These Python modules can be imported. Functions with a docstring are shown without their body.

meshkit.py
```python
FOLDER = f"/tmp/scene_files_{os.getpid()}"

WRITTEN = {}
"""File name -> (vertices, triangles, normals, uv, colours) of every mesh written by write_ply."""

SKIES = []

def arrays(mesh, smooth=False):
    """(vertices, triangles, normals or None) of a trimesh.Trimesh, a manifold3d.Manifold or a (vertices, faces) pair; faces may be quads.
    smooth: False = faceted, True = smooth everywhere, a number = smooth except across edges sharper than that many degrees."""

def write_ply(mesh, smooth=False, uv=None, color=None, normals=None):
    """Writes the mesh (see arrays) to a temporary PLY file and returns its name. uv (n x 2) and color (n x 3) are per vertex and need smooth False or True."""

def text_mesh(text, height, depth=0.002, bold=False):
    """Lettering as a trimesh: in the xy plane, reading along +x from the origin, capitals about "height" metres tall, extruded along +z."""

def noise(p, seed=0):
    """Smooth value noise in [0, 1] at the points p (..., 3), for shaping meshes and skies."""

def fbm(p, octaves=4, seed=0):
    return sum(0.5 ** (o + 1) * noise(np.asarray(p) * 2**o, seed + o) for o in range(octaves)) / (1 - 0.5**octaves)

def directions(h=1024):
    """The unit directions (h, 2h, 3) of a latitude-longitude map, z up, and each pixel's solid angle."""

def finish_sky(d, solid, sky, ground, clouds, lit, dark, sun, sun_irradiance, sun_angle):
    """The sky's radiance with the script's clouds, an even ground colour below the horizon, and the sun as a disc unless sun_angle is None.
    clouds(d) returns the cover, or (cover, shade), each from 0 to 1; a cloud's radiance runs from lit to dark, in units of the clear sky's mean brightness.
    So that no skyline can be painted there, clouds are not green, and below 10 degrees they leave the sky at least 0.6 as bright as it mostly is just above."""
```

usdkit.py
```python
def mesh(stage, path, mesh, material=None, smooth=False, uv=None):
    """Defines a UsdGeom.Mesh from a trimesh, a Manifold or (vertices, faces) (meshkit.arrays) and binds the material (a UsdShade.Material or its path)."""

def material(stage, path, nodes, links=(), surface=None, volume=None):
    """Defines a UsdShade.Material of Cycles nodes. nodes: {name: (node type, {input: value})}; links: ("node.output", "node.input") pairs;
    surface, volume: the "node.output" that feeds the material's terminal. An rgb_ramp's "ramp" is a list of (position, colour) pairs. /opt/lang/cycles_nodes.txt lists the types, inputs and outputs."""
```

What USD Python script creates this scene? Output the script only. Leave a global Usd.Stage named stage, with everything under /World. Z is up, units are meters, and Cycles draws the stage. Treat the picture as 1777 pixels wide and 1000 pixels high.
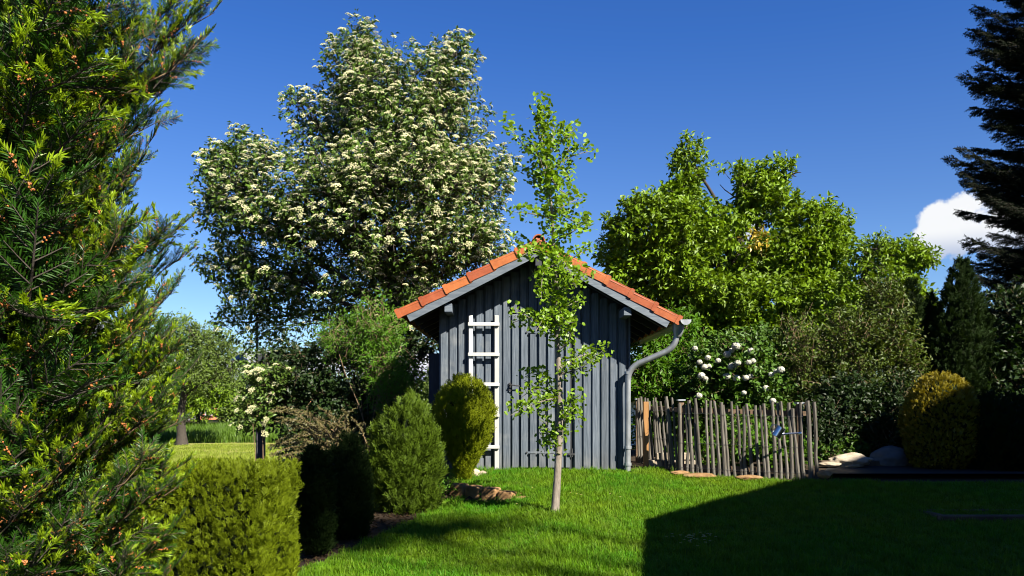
import math, numpy as np, trimesh, usdkit, meshkit
from scipy.spatial.transform import Rotation as Rot
from shapely.geometry import Polygon, Point, box as sbox
from shapely import affinity
from pxr import Usd, UsdGeom, UsdLux, UsdShade, Gf, Sdf, Vt

# ---------------------------------------------------------------- camera, sky, sun
stage = Usd.Stage.CreateInMemory()
UsdGeom.SetStageUpAxis(stage, 'Z'); UsdGeom.SetStageMetersPerUnit(stage, 1.0)
UsdGeom.Xform.Define(stage, '/World'); UsdGeom.Scope.Define(stage, '/World/Looks')
F, CX, HZ, EYE = 1395.0, 888.5, 700.0, 1.6          # lens in pixels of a 1777 wide picture, horizon row, eye height
cam = UsdGeom.Camera.Define(stage, '/World/camera')
cam.CreateHorizontalApertureAttr(36.0); cam.CreateVerticalApertureAttr(36.0 * 576 / 1024)
cam.CreateFocalLengthAttr(F / 1777 * 36.0)
cam.CreateVerticalApertureOffsetAttr((HZ - 500.0) / 1777 * 36.0)
cam.CreateClippingRangeAttr(Gf.Vec2f(0.05, 5000))
cam.AddTranslateOp().Set((0, 0, EYE)); cam.AddRotateXOp().Set(90.0)
cam.CreateExposureAttr(2.0)

SUN_TO = np.array([0.40, -0.48, 0.52]); SUN_TO /= np.linalg.norm(SUN_TO)
ELEV = math.asin(SUN_TO[2]); ROTN = math.atan2(SUN_TO[0], SUN_TO[1])
sun = UsdLux.DistantLight.Define(stage, '/World/sun')
sun.CreateIntensityAttr(1.25); sun.CreateNormalizeAttr(True); sun.CreateAngleAttr(0.5); sun.CreateColorAttr(Gf.Vec3f(1.0, 0.93, 0.80))
_r, _ = Rot.align_vectors([-SUN_TO], [[0, 0, -1]])
_q = _r.as_quat(); sun.AddOrientOp().Set(Gf.Quatf(float(_q[3]), float(_q[0]), float(_q[1]), float(_q[2])))
sky = UsdLux.DomeLight.Define(stage, '/World/sky')
sky.GetPrim().SetCustomDataByKey('kind', 'structure')
def sky_dir(px, py):
    d = np.array([px - CX, F, HZ - py]); return d / np.linalg.norm(d)
SKY = {'tc': ('texture_coordinate', {}), 'sky': ('sky_texture', {'sky_type': 'single_scattering', 'sun_disc': False, 'sun_elevation': ELEV, 'sun_rotation': ROTN, 'altitude': 400.0, 'air_density': 1.0, 'aerosol_density': 0.35, 'ozone_density': 2.2}),
       'sx': ('separate_xyz', {}), 'tint': ('rgb_ramp', {'ramp': [(0.0, (0.5351, 0.6559, 0.7767)), (0.05, (0.5005, 0.6214, 0.7594)), (0.232, (0.3279, 0.4833, 0.7422)), (0.41, (0.1985, 0.4229, 0.8026)), (0.6, (0.1726, 0.3884, 0.794)), (1.0, (0.1553, 0.3625, 0.7767))]}), 'deep': ('mix', {'mix_type': 'multiply', 'fac': 1.0}),
       'n': ('noise_texture', {'scale': 21.0, 'detail': 8.0, 'roughness': 0.6}), 'n2': ('noise_texture', {'scale': 3.2, 'detail': 5.0, 'roughness': 0.6}),
       'bg': ('background_shader', {'strength': 0.05})}
SKYL = [('sky.color', 'deep.color1'), ('tc.generated', 'sx.vector'), ('sx.z', 'tint.fac'), ('tint.color', 'deep.color2'), ('tc.generated', 'n.vector'), ('tc.generated', 'n2.vector')]
_last = 'deep.color'
# cumulus heads: direction, horizontal and vertical half-size, softness
for _i, (_px, _py, _a, _b) in enumerate([(1655, 400, 66, 44), (1700, 408, 62, 30), (1622, 418, 40, 30), (430, 640, 170, 30), (180, 575, 60, 26), (1290, 400, 30, 22), (735, 640, 60, 30)]):
    d = sky_dir(_px, _py); rgt = np.cross(d, [0, 0, 1]); rgt /= np.linalg.norm(rgt); up = np.cross(rgt, d)
    k = 'c%d' % _i
    SKY[k + 'x'] = ('vector_math', {'math_type': 'dot_product', 'vector2': tuple(rgt * F / _a)})
    SKY[k + 'y'] = ('vector_math', {'math_type': 'dot_product', 'vector2': tuple(up * F / _b)})
    SKY[k + 'z'] = ('vector_math', {'math_type': 'dot_product', 'vector2': tuple(d)})
    SKY[k + 'xx'] = ('math', {'math_type': 'multiply'}); SKY[k + 'yy'] = ('math', {'math_type': 'multiply'}); SKY[k + 'r'] = ('math', {'math_type': 'add'})
    SKY[k + 'm'] = ('math', {'math_type': 'multiply_add', 'value2': 4.6, 'value3': -2.3})
    SKY[k + 'e'] = ('math', {'math_type': 'subtract', 'value1': 0.0})
    SKY[k + 's'] = ('map_range', {'range_type': 'smoothstep', 'from_min': 0.65, 'from_max': 1.25, 'to_min': 1.0, 'to_max': 0.0, 'clamp': True})
    SKY[k + 'f'] = ('math', {'math_type': 'greater_than', 'value2': 0.0}); SKY[k + 'g'] = ('math', {'math_type': 'multiply'})
    SKY[k + 'sh'] = ('map_range', {'range_type': 'smoothstep', 'from_min': -0.9, 'from_max': 0.6, 'to_min': 0.0, 'to_max': 1.0, 'clamp': True})
    SKY[k + 'c'] = ('mix', {'color1': (2.6, 3.0, 3.9), 'color2': (4.7, 4.8, 4.9)})
    SKY[k + 'o'] = ('mix', {})
    for t in 'xyz': SKYL.append(('tc.generated', k + t + '.vector1'))
    SKYL += [(k + 'x.value', k + 'xx.value1'), (k + 'x.value', k + 'xx.value2'), (k + 'y.value', k + 'yy.value1'), (k + 'y.value', k + 'yy.value2'), (k + 'xx.value', k + 'r.value1'), (k + 'yy.value', k + 'r.value2'),
             ('n.fac', k + 'm.value1'), (k + 'm.value', k + 'e.value2'), (k + 'z.value', k + 'f.value1')]
    SKY[k + 'q'] = ('math', {'math_type': 'add'}); SKYL += [(k + 'r.value', k + 'q.value1'), (k + 'm.value', k + 'q.value2'), (k + 'q.value', k + 's.value'),
             (k + 's.result', k + 'g.value1'), (k + 'f.value', k + 'g.value2'), (k + 'y.value', k + 'sh.value'), (k + 'sh.result', k + 'c.fac'),
             (k + 'g.value', k + 'o.fac'), (_last, k + 'o.color1'), (k + 'c.color', k + 'o.color2')]
    _last = k + 'o.color'
SKYL.append((_last, 'bg.color'))
UsdShade.MaterialBindingAPI.Apply(sky.GetPrim()).Bind(usdkit.material(stage, '/World/Looks/sky_look', SKY, SKYL, surface='bg.background'))

# ---------------------------------------------------------------- helpers
def W(px, py, Y):
    return np.array([(px - CX) * Y / F, Y, EYE - (py - HZ) * Y / F])
def sstep(a, b, x):
    t = np.clip((np.asarray(x, float) - a) / (b - a), 0, 1); return t * t * (3 - 2 * t)
def unit(v):
    v = np.asarray(v, float); return v / np.maximum(np.linalg.norm(v, axis=-1, keepdims=True), 1e-9)
_used = {}
def free(parent, name):
    k = parent + '/' + name
    n = _used.get(k, 0); _used[k] = n + 1
    return k if n == 0 else '%s_%03d' % (k, n)
class Thing:
    def __init__(s, path, loc): s.path, s.loc = path, np.asarray(loc, float)
def tag(prim, label=None, cat=None, group=None, kind=None):
    p = prim.GetPrim() if hasattr(prim, 'GetPrim') else prim
    for k, v in (('label', label), ('category', cat), ('group', group), ('kind', kind)):
        if v: p.SetCustomDataByKey(k, v)
    return prim
def thing(name, label, cat, loc=(0, 0, 0), group=None):
    p = free('/World', name); x = UsdGeom.Xform.Define(stage, p); x.AddTranslateOp().Set(tuple(map(float, loc)))
    tag(x, label, cat, group); return Thing(p, loc)
class MB:
    """collects vertices and triangles in world coordinates"""
    def __init__(s): s.v, s.f, s.n = [], [], 0
    def add(s, v, f):
        v = np.asarray(v, float); f = np.asarray(f, int)
        if f.shape[1] == 4: f = np.vstack([f[:, [0, 1, 2]], f[:, [0, 2, 3]]])
        s.v.append(v); s.f.append(f + s.n); s.n += len(v); return s
    def box(s, lo, hi, R=None, at=None):
        b = trimesh.creation.box(bounds=[lo, hi]); v = np.array(b.vertices)
        if R is not None: v = v @ np.asarray(R).T
        if at is not None: v = v + at
        return s.add(v, b.faces)
    def tube(s, pts, rad, n=6, cap=True):
        pts = np.asarray(pts, float); rad = np.broadcast_to(np.asarray(rad, float), len(pts))
        t = unit(np.gradient(pts, axis=0)); a = np.array([0, 0, 1.0]) if abs(t[0][2]) < .9 else np.array([1.0, 0, 0])
        vs = []
        for i in range(len(pts)):
            u = unit(a - t[i] * (a @ t[i])); w = np.cross(t[i], u); a = u
            an = np.arange(n) * 2 * math.pi / n
            vs.append(pts[i] + rad[i] * (np.cos(an)[:, None] * u + np.sin(an)[:, None] * w))
        f = []
        for i in range(len(pts) - 1):
            for k in range(n):
                a0, b0 = i * n + k, i * n + (k + 1) % n
                f += [[a0, b0, b0 + n], [a0, b0 + n, a0 + n]]
        vs = np.vstack(vs)
        if cap:
            vs = np.vstack([vs, pts[0], pts[-1]]); L = len(pts) * n
            for k in range(n):
                f += [[(k + 1) % n, k, L], [L - n + k, L - n + (k + 1) % n, L + 1]]
        return s.add(vs, f)
    def tri(s, m, M=None):
        v = np.array(m.vertices)
        if M is not None: v = trimesh.transform_points(v, M)
        return s.add(v, m.faces)
    def arrays(s): return (np.vstack(s.v), np.vstack(s.f)) if s.v else (np.zeros((0, 3)), np.zeros((0, 3), int))
def obj(name, mb, mat, parent=None, smooth=False, label=None, kind=None, cat=None, group=None, loc=None):
    v, f = mb.arrays() if isinstance(mb, MB) else (np.array(mb.vertices), np.array(mb.faces)) if hasattr(mb, 'faces') else mb
    base = parent.path if parent is not None else '/World'
    path = free(base, name)
    org = parent.loc if parent is not None else np.zeros(3)
    if loc is not None: org = np.asarray(loc, float)
    m = usdkit.mesh(stage, path, (np.asarray(v) - org, f), LOOK[mat], smooth=smooth)
    if loc is not None and parent is None: m.AddTranslateOp().Set(tuple(map(float, loc)))
    if kind or label or cat or group: tag(m, label, cat, group, kind)
    return Thing(path, org)
def instancer(name, protos, pos, rot, scl, idx, parent=None, kind='stuff', label=None, cat=None):
    """protos: list of lists of (mesh name, arrays, look); rot: scipy Rotation"""
    base = parent.path if parent is not None else '/World'
    path = free(base, name); org = parent.loc if parent is not None else np.zeros(3)
    pi = UsdGeom.PointInstancer.Define(stage, path)
    tg = []
    for i, parts in enumerate(protos):
        pp = path + '/' + 'prototypes/' + parts[0][0] + ('_%03d' % i if i else '')
        UsdGeom.Xform.Define(stage, pp)
        for nm, arr, mat in parts:
            arr = arr.arrays() if isinstance(arr, MB) else arr
            usdkit.mesh(stage, pp + '/' + nm, arr, LOOK[mat])
        tg.append(pp)
    for p in tg: pi.GetPrototypesRel().AddTarget(p)
    pi.CreatePositionsAttr(Vt.Vec3fArray.FromNumpy((np.asarray(pos) - org).astype(np.float32)))
    q = rot.as_quat()
    pi.CreateOrientationsAttr(Vt.QuathArray([Gf.Quath(float(a[3]), float(a[0]), float(a[1]), float(a[2])) for a in q]))
    scl = np.asarray(scl, float)
    if scl.ndim == 1: scl = np.repeat(scl[:, None], 3, 1)
    pi.CreateScalesAttr(Vt.Vec3fArray.FromNumpy(scl.astype(np.float32)))
    pi.CreateProtoIndicesAttr(Vt.IntArray.FromNumpy(np.asarray(idx, np.int32)))
    tag(pi, label, cat, None, kind)
    return pi
def frames(zdir, twist, up=(0, 0, 1)):
    """rotations that take local +x to xdir=zdir and local z near up, turned about x by twist"""
    x = unit(zdir); upv = np.broadcast_to(np.asarray(up, float), x.shape) + 1e-3 * np.array([.3, .7, 0])
    y = unit(np.cross(upv, x)); z = np.cross(x, y)
    c, s = np.cos(twist)[:, None], np.sin(twist)[:, None]
    y2, z2 = y * c + z * s, z * c - y * s
    return Rot.from_matrix(np.stack([x, y2, z2], -1))
def rounded(w, h, r, t):
    """rounded plate in xz, thickness t along y, centred"""
    p = sbox(-w / 2 + r, -h / 2 + r, w / 2 - r, h / 2 - r).buffer(r, quad_segs=3)
    m = trimesh.creation.extrude_polygon(p, t, engine='earcut'); v = m.vertices
    m.vertices = np.c_[v[:, 0], t / 2 - v[:, 2], v[:, 1]]; return m
def chamfer_box(lo, hi, c):
    lo, hi = np.asarray(lo, float), np.asarray(hi, float); pts = []
    for sx in (0, 1):
        for sy in (0, 1):
            for sz in (0, 1):
                p = np.where([sx, sy, sz], hi, lo); d = np.where([sx, sy, sz], -1, 1) * c
                for k in range(3):
                    q = p.copy(); q[(k + 1) % 3] += d[(k + 1) % 3]; q[(k + 2) % 3] += d[(k + 2) % 3]; pts.append(q)
    return trimesh.convex.convex_hull(np.array(pts))
def rock(c, size, seed, rot=0.0, n=3, amp=.28, flat=.0):
    m = trimesh.creation.icosphere(n); v = np.array(m.vertices)
    v = np.sign(v) * np.abs(v) ** .38 * .82 if flat else v
    d = meshkit.fbm(v * 1.7 + seed * 7.1, 4, seed) - .5
    v = v * (1 + amp * 2 * d)[:, None] * np.asarray(size) / 2
    c_, s_ = math.cos(rot), math.sin(rot)
    v = np.c_[v[:, 0] * c_ - v[:, 1] * s_, v[:, 0] * s_ + v[:, 1] * c_, v[:, 2]] + np.asarray(c)
    return (v, np.array(m.faces))

# ---------------------------------------------------------------- looks
LOOK = {}
def look(name, nodes, links, surface):
    LOOK[name] = usdkit.material(stage, '/World/Looks/' + name, nodes, links, surface=surface)
def leaf(name, cols, trans, mix=.35, rough=.45, spec=.4, rand='random_per_island'):
    n = len(cols)
    node = ('geometry', {}) if rand == 'random_per_island' else ('object_info', {})
    look(name, {'g': node, 'pos': ('geometry', {}), 'noi': ('noise_texture', {'scale': 1.3, 'detail': 2.0}), 'ramp': ('rgb_ramp', {'ramp': [(i / max(n - 1, 1), c) for i, c in enumerate(cols)]}),
                'big': ('map_range', {'from_min': .3, 'from_max': .7, 'to_min': .78, 'to_max': 1.22}), 'hsv': ('hsv', {}),
                'p': ('principled_bsdf', {'roughness': rough, 'specular_ior_level': spec}), 'tm': ('mix', {'mix_type': 'multiply', 'fac': 1.0, 'color2': trans}), 't': ('translucent_bsdf', {}), 'm': ('mix_closure', {'fac': mix})},
         [('g.' + ('random_per_island' if rand == 'random_per_island' else 'random'), 'ramp.fac'), ('pos.position', 'noi.vector'), ('noi.fac', 'big.value'), ('big.result', 'hsv.value'), ('ramp.color', 'hsv.color'), ('hsv.color', 'p.base_color'), ('hsv.color', 'tm.color1'), ('tm.color', 't.color'), ('p.BSDF', 'm.closure1'), ('t.BSDF', 'm.closure2')], 'm.closure')
def noisy(name, cols, scale=(8, 8, 8), detail=5.0, rough=.7, bump=.3, spec=.3, metallic=0.0, dist=.01, rnd=.12):
    look(name, {'g': ('geometry', {}), 'map': ('mapping', {'scale': scale}), 'n': ('noise_texture', {'scale': 1.0, 'detail': detail, 'roughness': .6}), 'oi': ('object_info', {}),
                'vr': ('map_range', {'from_min': 0.0, 'from_max': 1.0, 'to_min': 1 - rnd, 'to_max': 1 + rnd}), 'hsv': ('hsv', {}),
                'ramp': ('rgb_ramp', {'ramp': [(.25 + .5 * i / max(len(cols) - 1, 1), c) for i, c in enumerate(cols)]}), 'b': ('bump', {'strength': bump, 'distance': dist}),
                'p': ('principled_bsdf', {'roughness': rough, 'specular_ior_level': spec, 'metallic': metallic})},
         [('g.position', 'map.vector'), ('map.vector', 'n.vector'), ('n.fac', 'ramp.fac'), ('oi.random', 'vr.value'), ('vr.result', 'hsv.value'), ('ramp.color', 'hsv.color'), ('hsv.color', 'p.base_color'), ('n.fac', 'b.height'), ('b.normal', 'p.normal')], 'p.BSDF')
look('blue_wood', {'g': ('geometry', {}), 'map': ('mapping', {'scale': (70, 70, 3.0)}), 'n': ('noise_texture', {'scale': 1.0, 'detail': 7.0, 'roughness': .65}), 'big': ('noise_texture', {'scale': 2.3, 'detail': 5.0, 'roughness': .6}), 'oi': ('object_info', {}), 'vr': ('map_range', {'from_min': 0.0, 'from_max': 1.0, 'to_min': .80, 'to_max': 1.22}), 'hsv': ('hsv', {}),
                   'ramp': ('rgb_ramp', {'ramp': [(.30, (0.0285, 0.0378, 0.0492)), (.5, (0.0538, 0.0672, 0.0855)), (.68, (0.0855, 0.101, 0.1196))]}), 'worn': ('map_range', {'from_min': .52, 'from_max': .72, 'to_min': 0.0, 'to_max': .55, 'clamp': True}), 'grey': ('mix', {'color2': (.15, .155, .155)}), 'xyz': ('separate_xyz', {}), 'dz': ('map_range', {'from_min': .70, 'from_max': 1.02, 'to_min': .60, 'to_max': 0.0, 'clamp': True}), 'dn': ('math', {'math_type': 'multiply'}), 'dirt': ('mix', {'color2': (.085, .075, .055)}),
                   'b': ('bump', {'strength': .45, 'distance': .01}), 'p': ('principled_bsdf', {'roughness': .62, 'specular_ior_level': .22})},
     [('g.position', 'map.vector'), ('map.vector', 'n.vector'), ('g.position', 'big.vector'), ('n.fac', 'ramp.fac'), ('big.fac', 'worn.value'), ('oi.random', 'vr.value'), ('vr.result', 'hsv.value'), ('ramp.color', 'hsv.color'), ('hsv.color', 'grey.color1'), ('worn.result', 'grey.fac'), ('g.position', 'xyz.vector'), ('xyz.z', 'dz.value'), ('dz.result', 'dn.value1'), ('n.fac', 'dn.value2'), ('dn.value', 'dirt.fac'), ('grey.color', 'dirt.color1'), ('dirt.color', 'p.base_color'), ('n.fac', 'b.height'), ('b.normal', 'p.normal')], 'p.BSDF')
noisy('blue_board', [(0.0437, 0.0549, 0.0699), (0.0718, 0.0874, 0.1061), (0.1061, 0.1217, 0.1373)], (6, 30, 30), 6, .6, .3, .25)
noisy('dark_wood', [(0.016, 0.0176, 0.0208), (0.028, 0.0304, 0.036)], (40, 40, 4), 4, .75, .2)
look('tile_clay', {'g': ('geometry', {}), 'n': ('noise_texture', {'scale': 9.0, 'detail': 6.0, 'roughness': .6}), 'sp': ('noise_texture', {'scale': 34.0, 'detail': 4.0, 'roughness': .7}), 'oi': ('object_info', {}), 'vr': ('map_range', {'from_min': 0.0, 'from_max': 1.0, 'to_min': .80, 'to_max': 1.14}), 'hr': ('map_range', {'from_min': 0.0, 'from_max': 1.0, 'to_min': .492, 'to_max': .506}), 'hsv': ('hsv', {}),
                   'ramp': ('rgb_ramp', {'ramp': [(.3, (0.1538, 0.0361, 0.0077)), (.5, (0.205, 0.0509, 0.0119)), (.7, (0.246, 0.0679, 0.0193))]}), 'lm': ('map_range', {'from_min': .58, 'from_max': .70, 'to_min': 0.0, 'to_max': .55, 'clamp': True}), 'lich': ('mix', {'color2': (.11, .085, .05)}), 'b': ('bump', {'strength': .3, 'distance': .01}), 'p': ('principled_bsdf', {'roughness': .62, 'specular_ior_level': .25})},
     [('g.position', 'n.vector'), ('g.position', 'sp.vector'), ('n.fac', 'ramp.fac'), ('oi.random', 'vr.value'), ('oi.random', 'hr.value'), ('vr.result', 'hsv.value'), ('hr.result', 'hsv.hue'), ('ramp.color', 'hsv.color'), ('sp.fac', 'lm.value'), ('lm.result', 'lich.fac'), ('hsv.color', 'lich.color1'), ('lich.color', 'p.base_color'), ('sp.fac', 'b.height'), ('b.normal', 'p.normal')], 'p.BSDF')
noisy('white_paint', [(0.287, 0.2808, 0.2621), (0.3619, 0.3557, 0.337)], (14, 14, 3), 5, .45, .15, .4)
noisy('zinc', [(0.158, 0.1739, 0.1843), (0.2422, 0.258, 0.2738), (0.3159, 0.3317, 0.3475)], (12, 12, 5), 5, .42, .1, .5, metallic=.65)
noisy('steel', [(0.44, 0.464, 0.496), (0.56, 0.576, 0.6)], (10, 10, 10), 3, .18, .03, .5, metallic=1.0)
noisy('iron', [(0.012, 0.012, 0.0136), (0.024, 0.024, 0.0256)], (30, 30, 30), 3, .5, .1, .4)
noisy('strap_paint', [(0.08, 0.1, 0.124), (0.12, 0.14, 0.168)], (30, 30, 30), 3, .5, .1, .4)
noisy('stake', [(0.0417, 0.0346, 0.0261), (0.0793, 0.0715, 0.0598), (0.1168, 0.1083, 0.0935)], (50, 50, 4), 6, .8, .4, .2, rnd=.25)
noisy('rail_wood', [(0.08, 0.052, 0.032), (0.144, 0.096, 0.06)], (20, 20, 20), 5, .8, .3, .2)
noisy('fresh_wood', [(0.1835, 0.0874, 0.0262), (0.2533, 0.131, 0.0437)], (40, 40, 5), 4, .6, .2, .3)
noisy('sandstone', [(0.0874, 0.0468, 0.0187), (0.1622, 0.0936, 0.0406), (0.2246, 0.1435, 0.0749)], (9, 9, 9), 7, .85, .7, .2, dist=.03, rnd=.2)
noisy('pale_rock', [(0.1498, 0.1186, 0.0811), (0.2246, 0.1872, 0.1373), (0.287, 0.2496, 0.1934)], (8, 8, 8), 7, .85, .7, .2, dist=.03, rnd=.15)
noisy('grey_rock', [(0.0624, 0.0624, 0.0624), (0.1123, 0.1092, 0.1061)], (8, 8, 8), 7, .85, .6, .2, dist=.03)
noisy('brown_stone', [(0.04, 0.028, 0.0176), (0.08, 0.056, 0.036)], (7, 7, 7), 7, .9, .6, .2, dist=.02)
noisy('bark_grey', [(0.0562, 0.0468, 0.0374), (0.1248, 0.1061, 0.0874), (0.1872, 0.1654, 0.1373)], (30, 30, 9), 6, .85, .7, .2, dist=.01)
noisy('bark_dark', [(0.02, 0.016, 0.0128), (0.048, 0.04, 0.032)], (25, 25, 8), 6, .9, .6, .2, dist=.02)
noisy('bark_brown', [(0.088, 0.056, 0.032), (0.176, 0.12, 0.072)], (60, 60, 20), 5, .85, .5, .2)
noisy('soil', [(0.0126, 0.0086, 0.0054), (0.027, 0.0187, 0.0119), (0.0396, 0.0288, 0.018)], (9, 9, 9), 8, .95, .8, .1, dist=.04)
noisy('lawn_soil', [(0.0312, 0.0624, 0.0038), (0.0468, 0.0874, 0.005), (0.0624, 0.0936, 0.0075)], (5, 5, 5), 8, .95, .6, .1, dist=.03)
noisy('meadow_ground', [(0.0986, 0.1301, 0.0199), (0.1525, 0.1704, 0.0313), (0.2153, 0.193, 0.0628), (0.1346, 0.1658, 0.0313)], (.55, .55, .55), 8, .95, .5, .1, dist=.05)
noisy('pond_liner', [(0.0096, 0.0096, 0.0104), (0.0176, 0.0176, 0.0184)], (4, 4, 4), 4, .55, .1, .3)
noisy('house_plaster', [(0.2708, 0.2577, 0.2315), (0.3145, 0.3014, 0.2752)], (3, 3, 3), 6, .9, .2, .2)
noisy('grey_plaster', [(0.2621, 0.2683, 0.2808), (0.3245, 0.3307, 0.3432)], (3, 3, 3), 6, .9, .2, .2)
noisy('far_tile', [(0.2621, 0.0811, 0.0374), (0.3432, 0.1186, 0.0562)], (3, 3, 3), 5, .8, .2, .2)
noisy('grey_tile', [(0.08, 0.08, 0.084), (0.128, 0.124, 0.12)], (3, 3, 3), 5, .8, .2, .2)
noisy('window_dark', [(0.024, 0.028, 0.032), (0.04, 0.044, 0.048)], (1, 1, 1), 2, .1, 0, .6)
noisy('petal_cream', [(0.2621, 0.2558, 0.1326), (0.3494, 0.337, 0.1962)], (30, 30, 30), 3, .7, .1, .2)
noisy('petal_white', [(0.2519, 0.2493, 0.1961), (0.3023, 0.2991, 0.245)], (60, 60, 60), 4, .8, .4, .2)
noisy('flower_yolk', [(0.48, 0.32, 0.024), (0.56, 0.4, 0.04)], (60, 60, 60), 2, .8, .1, .2)
noisy('yew_cone', [(0.176, 0.052, 0.012), (0.288, 0.104, 0.024)], (90, 90, 90), 3, .6, .1, .3)
noisy('hedge_core', [(0.0048, 0.008, 0.0032), (0.0096, 0.0144, 0.0048)], (20, 20, 20), 4, .95, .2, .05)  # near black, standing in for the shaded inside of hedge and conifers
look('grass_blade', {'g': ('geometry', {}), 'n1': ('noise_texture', {'scale': 1.1, 'detail': 4.0, 'roughness': .65}), 'n2': ('noise_texture', {'scale': 7.0, 'detail': 3.0}), 'ramp': ('rgb_ramp', {'ramp': [(i / 3, c) for i, c in enumerate([(0.0536, 0.1477, 0.0035), (0.0867, 0.2128, 0.0047), (0.1237, 0.2518, 0.0059), (0.2146, 0.278, 0.0295)])]}),
                     'hue': ('map_range', {'from_min': .3, 'from_max': .7, 'to_min': .455, 'to_max': .515, 'clamp': True}), 'val': ('map_range', {'from_min': .3, 'from_max': .7, 'to_min': .62, 'to_max': 1.25}), 'hsv': ('hsv', {}), 'tm': ('mix', {'mix_type': 'multiply', 'fac': 1.0, 'color2': (1.2, 1.15, .5)}),
                     'p': ('principled_bsdf', {'roughness': .55, 'specular_ior_level': .14}), 't': ('translucent_bsdf', {}), 'm': ('mix_closure', {'fac': .33})},
     [('g.position', 'n1.vector'), ('g.position', 'n2.vector'), ('g.random_per_island', 'ramp.fac'), ('n1.fac', 'hue.value'), ('n2.fac', 'val.value'), ('hue.result', 'hsv.hue'), ('val.result', 'hsv.value'), ('ramp.color', 'hsv.color'), ('hsv.color', 'p.base_color'), ('hsv.color', 'tm.color1'), ('tm.color', 't.color'), ('p.BSDF', 'm.closure1'), ('t.BSDF', 'm.closure2')], 'm.closure')
leaf('pale_blade', [(0.096, 0.16, 0.012), (0.176, 0.216, 0.036), (0.272, 0.264, 0.078)], (1.1, 1.1, .6), .3, .6, .1)
leaf('litter', [(0.041, 0.0246, 0.0115), (0.082, 0.0492, 0.023), (0.1394, 0.0902, 0.041)], (1.1, 1, .7), .15, .8, .1)
leaf('meadow_blade', [(0.1382, 0.1791, 0.0158), (0.2338, 0.2452, 0.0317), (0.3188, 0.2735, 0.0636)], (1.1, 1.1, .6), .3, .6, .2)
leaf('tall_blade', [(0.059, 0.1115, 0.0079), (0.0984, 0.1574, 0.0131), (0.1706, 0.1771, 0.0328)], (1.1, 1.1, .6), .35, .55, .25)
leaf('whitebeam_leaf', [(0.0519, 0.0935, 0.0111), (0.0896, 0.1427, 0.0148), (0.1414, 0.187, 0.0369)], (1.3, 1.3, .6), 0.20, .50, .22)
leaf('pear_leaf', [(0.0963, 0.1636, 0.0049), (0.1697, 0.251, 0.0066), (0.2601, 0.3273, 0.0123)], (1.35, 1.25, .5), 0.26, .50, .22)
leaf('ginkgo_leaf', [(0.1169, 0.2055, 0.0073), (0.1754, 0.2773, 0.0108), (0.2533, 0.3442, 0.0226)], (1.3, 1.2, .5), .40, .45, .4)
leaf('shrub_leaf', [(0.041, 0.0902, 0.0082), (0.0697, 0.1353, 0.0098), (0.1148, 0.1804, 0.0164)], (1.3, 1.2, .5), 0.24, .50, .22)
leaf('rowan_leaf', [(0.0523, 0.1255, 0.0056), (0.0836, 0.1742, 0.007), (0.1185, 0.2021, 0.0139)], (1.3, 1.2, .5), .38, .50, .22)
leaf('dark_leaf', [(0.0108, 0.0246, 0.0039), (0.0197, 0.0384, 0.0059), (0.0319, 0.0542, 0.0089)], (1.2, 1.2, .6), .25, .50, .22)  # leaf colour lowered to paint in the shade of the borders
leaf('red_leaf', [(0.0392, 0.0627, 0.0052), (0.0627, 0.0888, 0.0073), (0.1045, 0.0445, 0.0156)], (1.3, 1.1, .5), 0.24, .50, .22)
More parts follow.
